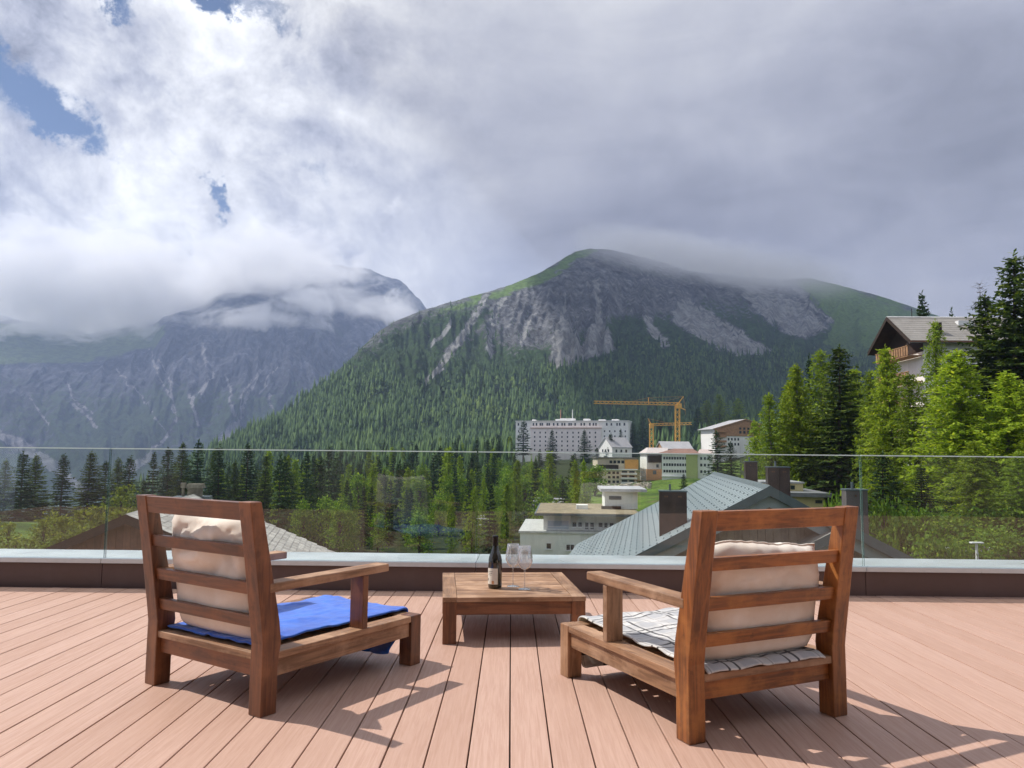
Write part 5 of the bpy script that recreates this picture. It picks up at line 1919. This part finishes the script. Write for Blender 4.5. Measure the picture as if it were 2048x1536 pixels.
window(fg, X(1152), zt(1101), X(1172) - X(1152), zt(1088) - zt(1101), 0., pane=M_blind, mull=0)
obj('railing', MB().bar((X(1087), .15, zt(1062) + .35), (X(1200), .15, zt(1062) + .35), .04).bar((X(1087), .15, zt(1062)), (X(1087), .15, zt(1062) + .35), .04).bar((X(1200), .15, zt(1062)), (X(1200), .15, zt(1062) + .35), .04).mesh('railing', M_frame), fg)

# --- yellow house behind the metal roof
Yy = 58
o0 = at(1578, 1015, Yy)
sc2 = Yy / FPX
zy = lambda py: float(at(1610, py, Yy)[2])
yh = thing('flat_roof_house', 'pale yellow flat roofed house behind the grey metal roof and its chimneys', 'house', (o0[0], o0[1], 0), radians(-8))
Xy = lambda px: (px - 1578) * sc2
box_part('wall', yh, -1.5, Xy(1644), 0, 7, -14, zy(993), M_yellow)
box_part('roof', yh, -2.0, Xy(1656), -.6, 7.5, zy(993) + .002, zy(985), plain_mat('grey_eave', (.20, .20, .21), .6))
box_part('attic_wall', yh, -1.5, Xy(1619), 2.2, 6.5, zy(985) + .003, zy(969), M_yellow)
box_part('attic_roof', yh, -1.7, Xy(1621), 2.0, 6.7, zy(969) + .002, zy(966), M_rgrey)
window(yh, Xy(1594), zy(984) + .1, .32, .3, 2.2, frame=False)
window(yh, Xy(1628), zy(1006), .5, .25, 0, frame=False)


# --- far buildings
def wall_windows(t, X, Zf, cols, rows, w, h, y=0., frame=False, pane=M_pane):
    for c in cols:
        for r in rows:
            window(t, X(c), Zf(r), w, h, y, frame=frame, pane=pane)


Yh = 480
s_ = Yh / FPX
o0 = at(1031, 912, Yh)
zh = lambda py: float(at(1140, py, Yh)[2])
ho = thing('hotel', 'long white six storey hotel with many small windows before the dark forest', 'hotel', (o0[0], o0[1], 0), radians(-16))
X = lambda px: (px - 1031) * s_
box_part('wall', ho, 0, X(1255), 0, 15, zh(925), zh(844), M_white)
box_part('projecting_wall', ho, X(1063), X(1203), -1.4, -.01, zh(925), zh(858), M_pinkw)
box_part('cornice', ho, X(1062), X(1204), -1.9, -.02, zh(858) + .01, zh(856.3), plain_mat('salmon_ledge', (.60, .42, .34), .8))
box_part('roof', ho, -.4, X(1255) + .4, -.5, 15.5, zh(844) + .02, zh(842.6), M_white)
for a_, b_, c_ in ((1119, 1147, 837.5), (1110, 1118, 839), (1166, 1177, 838.5), (1222, 1234, 839.5), (1196, 1208, 840), (1062, 1066, 839.5)):
    box_part('roof_box', ho, X(a_), X(b_), 3, 9, zh(842.6) + .02, zh(c_), M_white)
obj('antenna', MB().bar((X(1119), 5, zh(838)), (X(1119), 5, zh(820)), .45).mesh('antenna', plain_mat('rust_pole', (.5, .25, .18), .7)), ho)
obj('antenna', MB().bar((X(1143), 5, zh(838)), (X(1143), 5, zh(820)), .45).mesh('antenna', M_white), ho)
for c_ in (1035, 1051, 1066, 1072, 1080, 1084, 1094, 1098, 1107, 1115, 1124, 1129, 1138, 1142, 1150, 1162, 1168, 1179, 1186, 1191, 1212, 1221, 1232, 1237, 1246):
    window(ho, X(c_), zh(852.5), 1.0, 1.7, 0, frame=False)
for c_ in range(1070, 1200, 11):
    for r_ in (868, 876.5, 885, 893.5, 902):
        window(ho, X(c_), zh(r_), .8, 1.1, -1.4, frame=False)
for c_ in list(range(1036, 1062, 9)) + list(range(1208, 1252, 10)):
    for r_ in (865, 875, 884, 893.5, 903):
        window(ho, X(c_), zh(r_), .8, 1.1, 0, frame=False)

# small gabled house before the hotel
Ps = at(1210, 874, 330)
sh, _ = gable_house('small_house', 'small white gabled house with a grey roof before the right end of the hotel', 'house', Ps, radians(-62), 11, 5.2, 5.2, .85, float(at(1225, 925, 330)[2]), M_offw, M_rgrey, M_rgrey, .3, .3, wall_parts=False)
for k in range(3):
    window(sh, -2.6 + 2.2 * k, -6.5, .9, 1.2, .28, frame=False)
    window(sh, 2.0 + 2.6 * k, -6.6, .9, 1.2, 4.91, side='right', frame=False)

# beige apartments with an orange corner
Ya = 235
s_ = Ya / FPX
o0 = at(1196, 980, Ya)
za = lambda py: float(at(1240, py, Ya)[2])
ap = thing('apartment_building', 'beige apartment block with an orange corner and dark balconies on the lawn slope', 'apartments', (o0[0], o0[1], 0), radians(3))
X = lambda px: (px - 1196) * s_
box_part('upper_wall', ap, X(1198), X(1278), 2.5, 12, za(941), za(917), M_beige)
box_part('roof', ap, X(1195), X(1281), 2.0, 12.5, za(917) + .01, za(914.8), plain_mat('flat_dark_roof', (.16, .15, .14), .8))
box_part('orange_wall', ap, X(1253), X(1280), 1.9, 2.49, za(938), za(919), M_orange)
box_part('lower_wall', ap, X(1208), X(1273), 0, 12, za(990), za(940), M_beige)
box_part('terrace_slab', ap, X(1196), X(1276), -.5, 12, za(940) + .01, za(938.2), M_offw)
obj('balcony', MB().box(X(1197), X(1237), -.2, 2.3, za(938.1), za(930)).mesh('balcony', M_darkw), ap)
for c_ in (1222, 1230, 1238, 1246):
    window(ap, X(c_), za(927), .9, .9, 2.5, frame=False)
for c_ in (1216, 1225, 1233):
    for r_ in (948, 957, 966, 975):
        window(ap, X(c_), za(r_), .8, .75, 0, frame=False)
for r_ in (948, 957, 966, 975):
    for a_, b_ in ((1243, 1255), (1258, 1270)):
        window(ap, X(a_) + .1, za(r_), X(b_) - X(a_) - .2, .95, 0, frame=False)
    obj('balcony', MB().box(X(1241), X(1273), -1.1, -.06, za(r_) - .18, za(r_) - .03).box(X(1241), X(1273), -1.1, -1.04, za(r_) + .0, za(r_) + .38).mesh('balcony', M_offw), ap)
sf = MB()
for px_ in (1275, 1281, 1287, 1293):
    sf.bar((X(px_), -.4, za(985)), (X(px_), -.4, za(934)), .08)
for r_ in (940, 950, 960, 970):
    sf.box(X(1274), X(1294), -.5, .6, za(r_) - .06, za(r_))
tag(obj('scaffolding', sf.mesh('scaffolding', plain_mat('scaffold_wood', (.42, .30, .20), .8))), 'timber decked scaffolding at the right end of the beige apartments', 'scaffolding').matrix_world = Matrix.Translation((o0[0], o0[1], 0))

# white building with an olive green end wall
Yd = 228
s_ = Yd / FPX
o0 = at(1324, 962, Yd)
zd = lambda py: float(at(1350, py, Yd)[2])
wd = thing('apartment_building', 'white building with an olive green end wall and brown hipped roof on the lawn', 'apartments', (o0[0], o0[1], 0), radians(-16))
X = lambda px: (px - 1324) * s_
box_part('wall', wd, 0, X(1371), 0, 12, zd(968), zd(908), M_white)
box_part('green_wall', wd, X(1371) + .01, X(1393), -.3, 12, zd(968), zd(907.5), M_green)
box_part('right_wall', wd, X(1393) + .01, X(1420), .4, 12, zd(968), zd(907), M_white)
rx0, rx1 = X(1316), X(1398)
obj('roof', MB().hexa([(rx0, -1, zd(907) + .05), (rx1, -1, zd(907) + .05), (rx1, 13, zd(907) + .05), (rx0, 13, zd(907) + .05)], [(X(1345), 5, zd(897)), (X(1382), 5, zd(897)), (X(1382), 7, zd(897)), (X(1345), 7, zd(897))]).mesh('roof', M_rbrown), wd)
obj('roof', MB().hexa([(X(1393), -.2, zd(906)), (X(1423), -.2, zd(906)), (X(1423), 13, zd(906)), (X(1393), 13, zd(906))], [(X(1396), 5, zd(898)), (X(1419), 5, zd(898)), (X(1419), 7, zd(898)), (X(1396), 7, zd(898))]).mesh('roof', plain_mat('pale_pink_roof', (.46, .38, .35), .8)), wd)
for r_ in (919, 932, 945):
    for c_ in np.arange(1327, 1369, 5.2):
        window(wd, X(c_), zd(r_), .58, .78, 0, frame=False)
    for c_ in (1398, 1405, 1412):
        window(wd, X(c_), zd(r_), .6, .8, .4, frame=False)
box_part('ledge', wd, -.1, X(1371), -.5, -.06, zd(953.5), zd(952), M_white)
# left wing with terrace
Ye = 238
s_ = Ye / FPX
o0 = at(1290, 962, Ye)
ze = lambda py: float(at(1300, py, Ye)[2])
we = thing('house', 'low white house with a pale roof and dark balcony left of the green sided building', 'house', (o0[0], o0[1], 0), radians(4))
X = lambda px: (px - 1290) * s_
box_part('wall', we, X(1294), X(1323), 0, 9, ze(970), ze(908), M_white)
obj('roof', MB().hexa([(X(1290), -1, ze(908)), (X(1332), -1, ze(908)), (X(1332), 10, ze(908)), (X(1290), 10, ze(908))], [(X(1303), 4, ze(895)), (X(1345), 4, ze(895)), (X(1345), 6, ze(895)), (X(1303), 6, ze(895))]).mesh('roof', plain_mat('pale_metal_roof', (.50, .45, .42), .6)), we)
box_part('balcony', we, X(1296), X(1322), -1.4, -.02, ze(925), ze(911), M_darkw)
box_part('extension', we, X(1290), X(1322), -3, -1.5, ze(960), ze(938), plain_mat('orange_brick', (.45, .24, .13), .85))
window(we, X(1301), ze(948), 1.1, 1.2, -3, frame=False)
window(we, X(1313), ze(935), .8, 1., 0, frame=False)
# grey roofed house behind
Pe = at(1318, 882.5, 300)
eh, _ = gable_house('house', 'grey roofed house behind the foot of the big crane', 'house', Pe, radians(-86), 12, 6, 6, .5, float(at(1345, 905, 300)[2]), M_brownw, M_rgrey, M_rgrey, .4, .4, wall_parts=False)

# timber topped chalet
Pf = at(1492, 838, 330)
fh, _ = gable_house('chalet', 'wide chalet with a timber upper storey over white walls right of the cranes', 'house', Pf, radians(10), 16, 15.5, 8, .29, float(at(1460, 925, 330)[2]), M_white, M_rgrey, M_brownw, .9, 1.2, wall_parts=False)
zf_ = lambda py: float(at(1465, py, 330)[2]) - Pf[2]
box = MB().prism([(-14.25, zf_(872)), (6.75, zf_(872)), (6.75, -6.75 * .29 - .5), (0, -.45), (-14.25, -14.25 * .29 - .5)], 'y', .55, .88)
obj('timber_front', box.mesh('timber_front', M_brownw), fh)
for k in range(4):
    window(fh, -8.2 + 1.5 * k, zf_(881), .75, 1.1, .9, frame=False)
    window(fh, -8.2 + 1.5 * k, zf_(891), .75, 1.1, .9, frame=False)
for k in range(4):
    window(fh, -3.0 + 1.9 * k, zf_(867), 1.0, 1.2, .55, frame=False)
    window(fh, -3.0 + 1.9 * k, zf_(859), 1.0, .9, .55, frame=False)
    obj('balcony', MB().box(-13.8, -9.5, -.7, .88, zf_(865 + 10 * k), zf_(861 + 10 * k)).mesh('balcony', M_brownw), fh)

# small roofs in the wood
for px_, py_, Y_, yw, w_, lab_ in ((1003, 1032, 175, 60, 3.4, 'small grey roofed house deep in the wood, left of the white flat roofed house'), (940, 1040, 190, -40, 2.6, 'tiny pale house half hidden in the wood above the bottle'), (1128, 996, 150, 75, 3.0, 'small pale hut right behind the white flat roofed house')):
    Pq = at(px_, py_, Y_)
    gable_house('small_house', lab_, 'house', Pq, radians(yw), 6, w_, w_, .6, Pq[2] - 5, M_offw, M_rgrey, M_rgrey, .3, .3, wall_parts=False)

# --- white chalet high on the right
Xc, Yc, Zr, Ze_ = 42.4, 84.8, 16.75, 13.35
cz = float(ground_z(46, 84))
ct = thing('chalet', 'tall white chalet with grey roof and brown balconies high among the right hand trees', 'house', (Xc, Yc, 0), radians(-1.5))
dep, Lc, tk = 5.1, 19., .28
sl_ = (Zr - Ze_) / dep
for s in (-1, 1):
    m = MB().hexa([(0, 0, Zr - tk), (0, s * dep, Ze_ - tk), (Lc, s * dep, Ze_ - tk), (Lc, 0, Zr - tk)], [(0, 0, Zr), (0, s * dep, Ze_), (Lc, s * dep, Ze_), (Lc, 0, Zr)])
    ro = obj('roof', m.mesh('roof', M_slate), ct)
    b = MB().hexa([(-.06, 0, Zr - .42), (-.06, s * dep, Ze_ - .42), (-.004, s * dep, Ze_ - .42), (-.004, 0, Zr - .42)], [(-.06, 0, Zr + .05), (-.06, s * dep, Ze_ + .05), (-.004, s * dep, Ze_ + .05), (-.004, 0, Zr + .05)])
    obj('bargeboard', b.mesh('bargeboard', M_darkw), ct)
    so = MB().hexa([(0, 0, Zr - tk - .03), (0, s * dep, Ze_ - tk - .03), (Lc, s * dep, Ze_ - tk - .03), (Lc, 0, Zr - tk - .03)], [(0, 0, Zr - tk - .003), (0, s * dep, Ze_ - tk - .003), (Lc, s * dep, Ze_ - tk - .003), (Lc, 0, Zr - tk - .003)])
    obj('soffit', so.mesh('soffit', M_darkw), ct)
    # sheets of the roof, laid in courses
    if s == -1:
        n = 11
        for k in range(n):
            y0, y1 = -dep * k / n, -dep * (k + 1) / n - .05
            zz0, zz1 = Zr - sl_ * (-y0), Zr - sl_ * (-y1)
            m = MB().hexa([(.02, y0, zz0 + .003), (.02, y1, zz1 + .012), (Lc - .02, y1, zz1 + .012), (Lc - .02, y0, zz0 + .003)], [(.02, y0, zz0 + .012), (.02, y1, zz1 + .035), (Lc - .02, y1, zz1 + .035), (Lc - .02, y0, zz0 + .012)])
            obj('roof_course', m.mesh('roof_course', M_slate), ro)
obj('ridge_cap', MB().prism([(-.25, Zr - .06), (0, Zr + .09), (.25, Zr - .06), (0, Zr + .02)], 'x', -.05, Lc).mesh('ridge_cap', plain_mat('pale_ridge', (.5, .5, .5), .6)), ct)
obj('gutter', MB().bar((.0, -dep - .06, Ze_ - .12), (Lc, -dep - .06, Ze_ - .12), .12).mesh('gutter', plain_mat('copper_gutter', (.22, .10, .06), .5)), ct)
wy_f, wx_l = -dep + 1.1, 1.9
wl_ = MB().prism([(wy_f, cz - 4), (dep - 1.1, cz - 4), (dep - 1.1, Ze_ - tk + sl_ * 1.1 - .09), (0, Zr - tk - .09), (wy_f, Ze_ - tk + sl_ * 1.1 - .09)], 'x', wx_l, Lc - .8)
obj('wall', wl_.mesh('wall', M_white), ct)
obj('gable_panelling', MB().prism([(wy_f, Ze_ - 1.0), (dep - 1.1, Ze_ - 1.0), (dep - 1.1, Ze_ - tk + sl_ * 1.1 - .10), (0, Zr - tk - .10), (wy_f, Ze_ - tk + sl_ * 1.1 - .10)], 'x', wx_l - .08, wx_l - .003).mesh('gable_panelling', M_darkw), ct)
for i, zb_ in enumerate((Ze_ - 1.4, Ze_ - 4.2, Ze_ - 7.0, Ze_ - 9.8)):
    bal_ = box_part('balcony', ct, .35, wx_l - .1, -dep + 1.3, dep - 1.3, zb_ - .12, zb_, M_brownw)
    for k in range(14):
        y = -dep + 1.3 + k * (2 * dep - 2.6 - .42) / 13
        obj('slat', MB().box(.30, .345, y, y + .38, zb_ + .02, zb_ + .95).mesh('slat', M_brownw), bal_)
    obj('handrail', MB().box(.26, .40, -dep + 1.3, dep - 1.3, zb_ + .97, zb_ + 1.05).mesh('handrail', M_brownw), bal_)
for r in range(4):
    zz = Ze_ - 3.6 - 2.8 * r
    for k in range(5):
        window(ct, wx_l + 1.2 + k * 3.0, zz, 1.2, 1.3, wy_f, mull=1)
    if r:
        box_part('ledge', ct, wx_l + 3, Lc - .8, wy_f - 1.0, wy_f - .01, zz - .45, zz - .3, M_white)
        box_part('parapet', ct, wx_l + 3, Lc - .8, wy_f - 1.0, wy_f - .92, zz - .29, zz + .45, M_white)
box_part('roof_vent', ct, 3.3, 4.0, -3.9, -3.3, Zr - sl_ * 3.9, Zr - sl_ * 3.3 + .95, M_darkw)
box_part('skylight', ct, 6.9, 8.6, -1.9, -1.2, Zr - sl_ * 1.9 + .06, Zr - sl_ * 1.2 + .12, M_frame)
obj('aerial', MB().bar((2.8, 0, Zr), (2.8, 0, Zr + 1.0), .05).mesh('aerial', M_darkw), ct)


# --- cranes
M_crane = plain_mat('crane_yellow', (.74, .42, .10), .55, .1, .6)
M_cable = plain_mat('crane_cable', (.35, .24, .10), .6)


def lattice(m, a, b, w, bay, th):
    a, b = Vector(a), Vector(b)
    d = (b - a)
    L = d.length
    d.normalize()
    x = d.cross(Vector((0, 1, 0)))
    x.normalize()
    y = d.cross(x)
    cor = [(i * w / 2, j * w / 2) for i, j in ((-1, -1), (1, -1), (1, 1), (-1, 1))]
    for i, j in cor:
        m.bar(a + x * i + y * j, b + x * i + y * j, th)
    n = max(2, int(L / bay))
    for k in range(n):
        p, q_ = a + d * L * k / n, a + d * L * (k + 1) / n
        for c in range(4):
            i, j = cor[c]
            i2, j2 = cor[(c + 1) % 4]
            s = p + x * i + y * j
            e = q_ + x * i2 + y * j2
            m.bar(s, e, th * .7)


def crane(label, Y, mast_px, mast_top, mast_bot, apex, jib_l, jib_r, w, posts, cables, pos):
    b0 = at(mast_px, mast_bot, Y)
    t = thing('tower_crane', label, 'crane', tuple(b0))
    L = lambda px, py: Vector(at(px, py, Y) - b0)
    m = MB()
    lattice(m, L(mast_px, mast_bot), L(mast_px, mast_top), w, w * 1.1, .24)
    obj('mast', m.mesh('mast', M_crane), t)
    m = MB()
    lattice(m, L(*jib_r), L(*jib_l), w * .62, w, .20)
    obj('jib', m.mesh('jib', M_crane), t)
    m = MB()
    for a, b in posts:
        m.bar(L(*a), L(*b), .34)
    obj('strut', m.mesh('strut', M_crane), t)
    m = MB()
    for a, b in cables:
        m.bar(L(*a), L(*b), .13)
    obj('cable', m.mesh('cable', M_cable), t)
    c = L(*pos)
    obj('cab', MB().box(c.x - .9, c.x + .9, c.y - 1.2, c.y + 1, c.z - 1, c.z + 1).mesh('cab', M_crane), t)


crane('tall yellow tower crane with its long jib reaching left over the hotel', 320, 1355, 809, 915, None, (1188, 804.5), (1360, 808), 1.7,
      [((1355, 809), (1367, 793)), ((1297, 795), (1297, 807)), ((1358, 814), (1371, 820))],
      [((1367, 793), (1297, 795)), ((1297, 795), (1255, 805)), ((1367, 793), (1318, 806)), ((1367, 793), (1371, 829)), ((1355, 808), (1371, 820)), ((1297, 795), (1330, 806))], (1358, 812))
crane('short yellow tower crane with its jib reaching right, lower than the other', 345, 1303, 850, 915, None, (1383, 847), (1299, 849.5), 1.6,
      [((1303, 850), (1296, 837)), ((1296, 837), (1299, 841))], [((1296, 837), (1345, 848)), ((1296, 837), (1300, 862)), ((1345, 848), (1345, 858))], (1303, 852))

# --- lamp post, path, building rubble
lp = at(1953, 1086, 37)
gz = float(ground_z(lp[0], lp[1]))
lt = thing('street_lamp', 'white lamp post with a flat head among the bushes on the right', 'street lamp', (lp[0], lp[1], gz))
hgt = lp[2] - gz
obj('pole', MB().tube([(0, 0, -.3), (0, 0, hgt - .05)], [.075, .06], 10).mesh('pole', M_frame), lt)
obj('lamp_head', MB().box(-.30, .30, -.12, .12, hgt - .03, hgt + .05).mesh('lamp_head', M_frame), lt, None, .03)
pts = [at(a, b, c) for a, b, c in ((1745, 1062, 47), (1790, 1066, 46), (1850, 1070, 44), (1900, 1076, 42), (1990, 1090, 40))]
V, F = [], []
for i, p in enumerate(pts):
    for s in (-1.3, 0, 1.3):
        x, y = p[0] + s * .35, p[1] + s
        V.append((x, y, float(ground_z(x, y)) + .06))
for i in range(len(pts) - 1):
    for k in (0, 1):
        F.append((i * 3 + k, i * 3 + 3 + k, i * 3 + 4 + k, i * 3 + 1 + k))
obj('path', make_mesh('path', V, F, plain_mat('pale_path', (.36, .40, .38), .9, .2, 1.2)), kind='structure')
g = np.random.RandomState(9)
rb = MB()
for k in range(260):
    px_, py_ = g.uniform(1200, 1300), 0
    Y_ = g.uniform(205, 228)
    p = at(px_, HOR, Y_)
    z = float(ground_z(p[0], p[1]))
    r = g.uniform(.2, .9)
    v = g.normal(size=(8, 3)) * .12 + np.array([(i, j, k2) for i in (-1, 1) for j in (-1, 1) for k2 in (-1, 1)]) * .6
    v = v * r + np.array([p[0], p[1], z])
    rb.add(v.tolist(), [(0, 1, 3, 2), (4, 6, 7, 5), (0, 4, 5, 1), (2, 3, 7, 6), (0, 2, 6, 4), (1, 5, 7, 3)])
obj('rubble', rb.mesh('rubble', plain_mat('pale_rubble', (.40, .35, .29), .95, .25, .8)), kind='stuff')
# ================================================================== clouds and air
def cloud_shadow_sheet(name, x0, x1, y0, y1, zf, mat, seed):
    """thick lumpy cloud layer high above, outside the picture; it shades the mountains"""
    n, m_ = 40, 40
    U, V = np.meshgrid(np.linspace(0, 1, n), np.linspace(0, 1, m_), indexing='ij')
    X, Y = x0 + (x1 - x0) * U, y0 + (y1 - y0) * V
    Zt = zf(X, Y)
    edge = np.minimum(np.minimum(U, 1 - U), np.minimum(V, 1 - V)) * 8
    th = 260 * np.clip(edge, .02, 1) ** .5 * (1 + .5 * fbm(X / 500 + seed, Y / 500, oct=4))
    top = np.stack([X, Y, Zt + th], -1).reshape(-1, 3)
    bot = np.stack([X, Y, Zt - th * .3 + 60 * fbm(X / 300, Y / 300 + seed, oct=4)], -1).reshape(-1, 3)
    f = grid_faces(n, m_)
    return obj(name, make_mesh(name, np.concatenate([top, bot]), np.concatenate([f, f[:, ::-1] + n * m_]), mat, True), kind='stuff')


def cloud_mat():
    def b(N):
        d = N.add('ShaderNodeBsdfDiffuse')
        d.inputs['Color'].default_value = (.85, .86, .88, 1)
        t = N.add('ShaderNodeBsdfTranslucent')
        t.inputs['Color'].default_value = (.84, .86, .90, 1)
        return N.mixsh(.80, d.outputs[0], t.outputs[0])
    return material('cloud_layer', b)


M_cloud = cloud_mat()
# cloud over the main mountain: lies on the line from the mountain to the sun
cloud_shadow_sheet('cloud', -1800, 2300, 1130, 5300, lambda x, y: 2500 + .36 * (y - 1130), M_cloud, 3)


def low_cloud_mat(name, build, step):
    m = bpy.data.materials.new(name)
    m.use_nodes = True
    N = Nodes(m.node_tree)
    o = N.add('ShaderNodeOutputMaterial')
    v = N.add('ShaderNodeVolumePrincipled')
    v.inputs['Color'].default_value = (.995, .996, .999, 1)
    v.inputs['Anisotropy'].default_value = .15
    N.put(v.inputs['Density'], build(N))
    N.put(o.inputs['Volume'], v.outputs[0])
    m.cycles.volume_step_rate = step if hasattr(m.cycles, 'volume_step_rate') else 1
    return m


def ell(N, c, cx, cz, rx, rz):
    x, y, z = c
    u = N.math('MULTIPLY', N.math('SUBTRACT', x, cx), 1 / rx)
    v = N.math('MULTIPLY', N.math('SUBTRACT', z, cz), 1 / rz)
    return N.math('SUBTRACT', 1.25, N.math('SQRT', N.math('ADD', N.math('MULTIPLY', u, u), N.math('MULTIPLY', v, v))), clamp=True)


def left_cloud(N):
    p = N.coord('Object')
    c = N.xyz(p)
    n = N.noise(N.mapping(p, (1, 1, 1.25)), 1 / 200, 7, .66, .6)
    nn = N.math('MULTIPLY', N.math('SUBTRACT', n, .5), 7.5)
    A = ell(N, c, -1900, 700, 800, 280)
    B = N.math('MULTIPLY', ell(N, c, -1010, 525, 350, 78), .95)
    C_ = N.math('MULTIPLY', ell(N, c, -740, 610, 330, 95), .70)
    D = ell(N, c, -1060, 800, 420, 150)
    mx = N.math('MAXIMUM', N.math('MAXIMUM', A, B), N.math('MAXIMUM', C_, D))
    d = N.rng(N.math('ADD', mx, N.math('MULTIPLY', nn, .55)), .42, .95)
    return N.math('MULTIPLY', d, .0075)


def right_cloud(N):
    p = N.coord('Object')
    x, y, z = N.xyz(p)
    n = N.noise(N.mapping(p, (1, 1, 1.6)), 1 / 150, 5, .6)
    nn = N.math('MULTIPLY', N.math('SUBTRACT', n, .5), 130)
    az = N.math('MULTIPLY', N.math('DIVIDE', x, y), 1516.)           # across the ridge
    el = N.math('MULTIPLY', N.math('DIVIDE', z, y), 1516.)           # up the ridge
    base = N.math('ADD', 393., N.math('MULTIPLY', N.math('SUBTRACT', az, 150.), -.155))
    h = N.math('ADD', N.math('SUBTRACT', el, base), nn)
    a = N.rng(h, -18, 40)
    ends = N.math('MULTIPLY', N.rng(az, 90, 300), N.rng(az, 740, 380))
    top = N.rng(h, 95, 22)
    return N.math('MULTIPLY', N.math('MULTIPLY', a, ends), N.math('MULTIPLY', top, .0070))


obj('low_cloud', MB().box(-2700, -380, 2950, 4150, 430, 1050).mesh('low_cloud', low_cloud_mat('low_cloud', left_cloud, .12)), kind='stuff')  # low cloud hiding the top of the far massif, inside the haze box
obj('low_cloud', MB().box(150, 1150, 1650, 2750, 380, 880).mesh('low_cloud', low_cloud_mat('ridge_cloud', right_cloud, .16)), kind='stuff')  # low cloud lying on the main ridge, also inside the haze box
HAZE_TOP = 1060.
hz = MB().box(-3600, 2750, -1800, 4300, -259.5, HAZE_TOP)


def haze_mat():
    m = bpy.data.materials.new('haze')
    m.use_nodes = True
    N = Nodes(m.node_tree)
    o = N.add('ShaderNodeOutputMaterial')
    v = N.add('ShaderNodeVolumePrincipled')
    v.inputs['Color'].default_value = (.52, .66, 1.0, 1)
    v.inputs['Density'].default_value = .00012
    v.inputs['Anisotropy'].default_value = .2
    N.put(o.inputs['Volume'], v.outputs[0])
    return m


obj('haze', hz.mesh('haze', haze_mat()), kind='stuff')
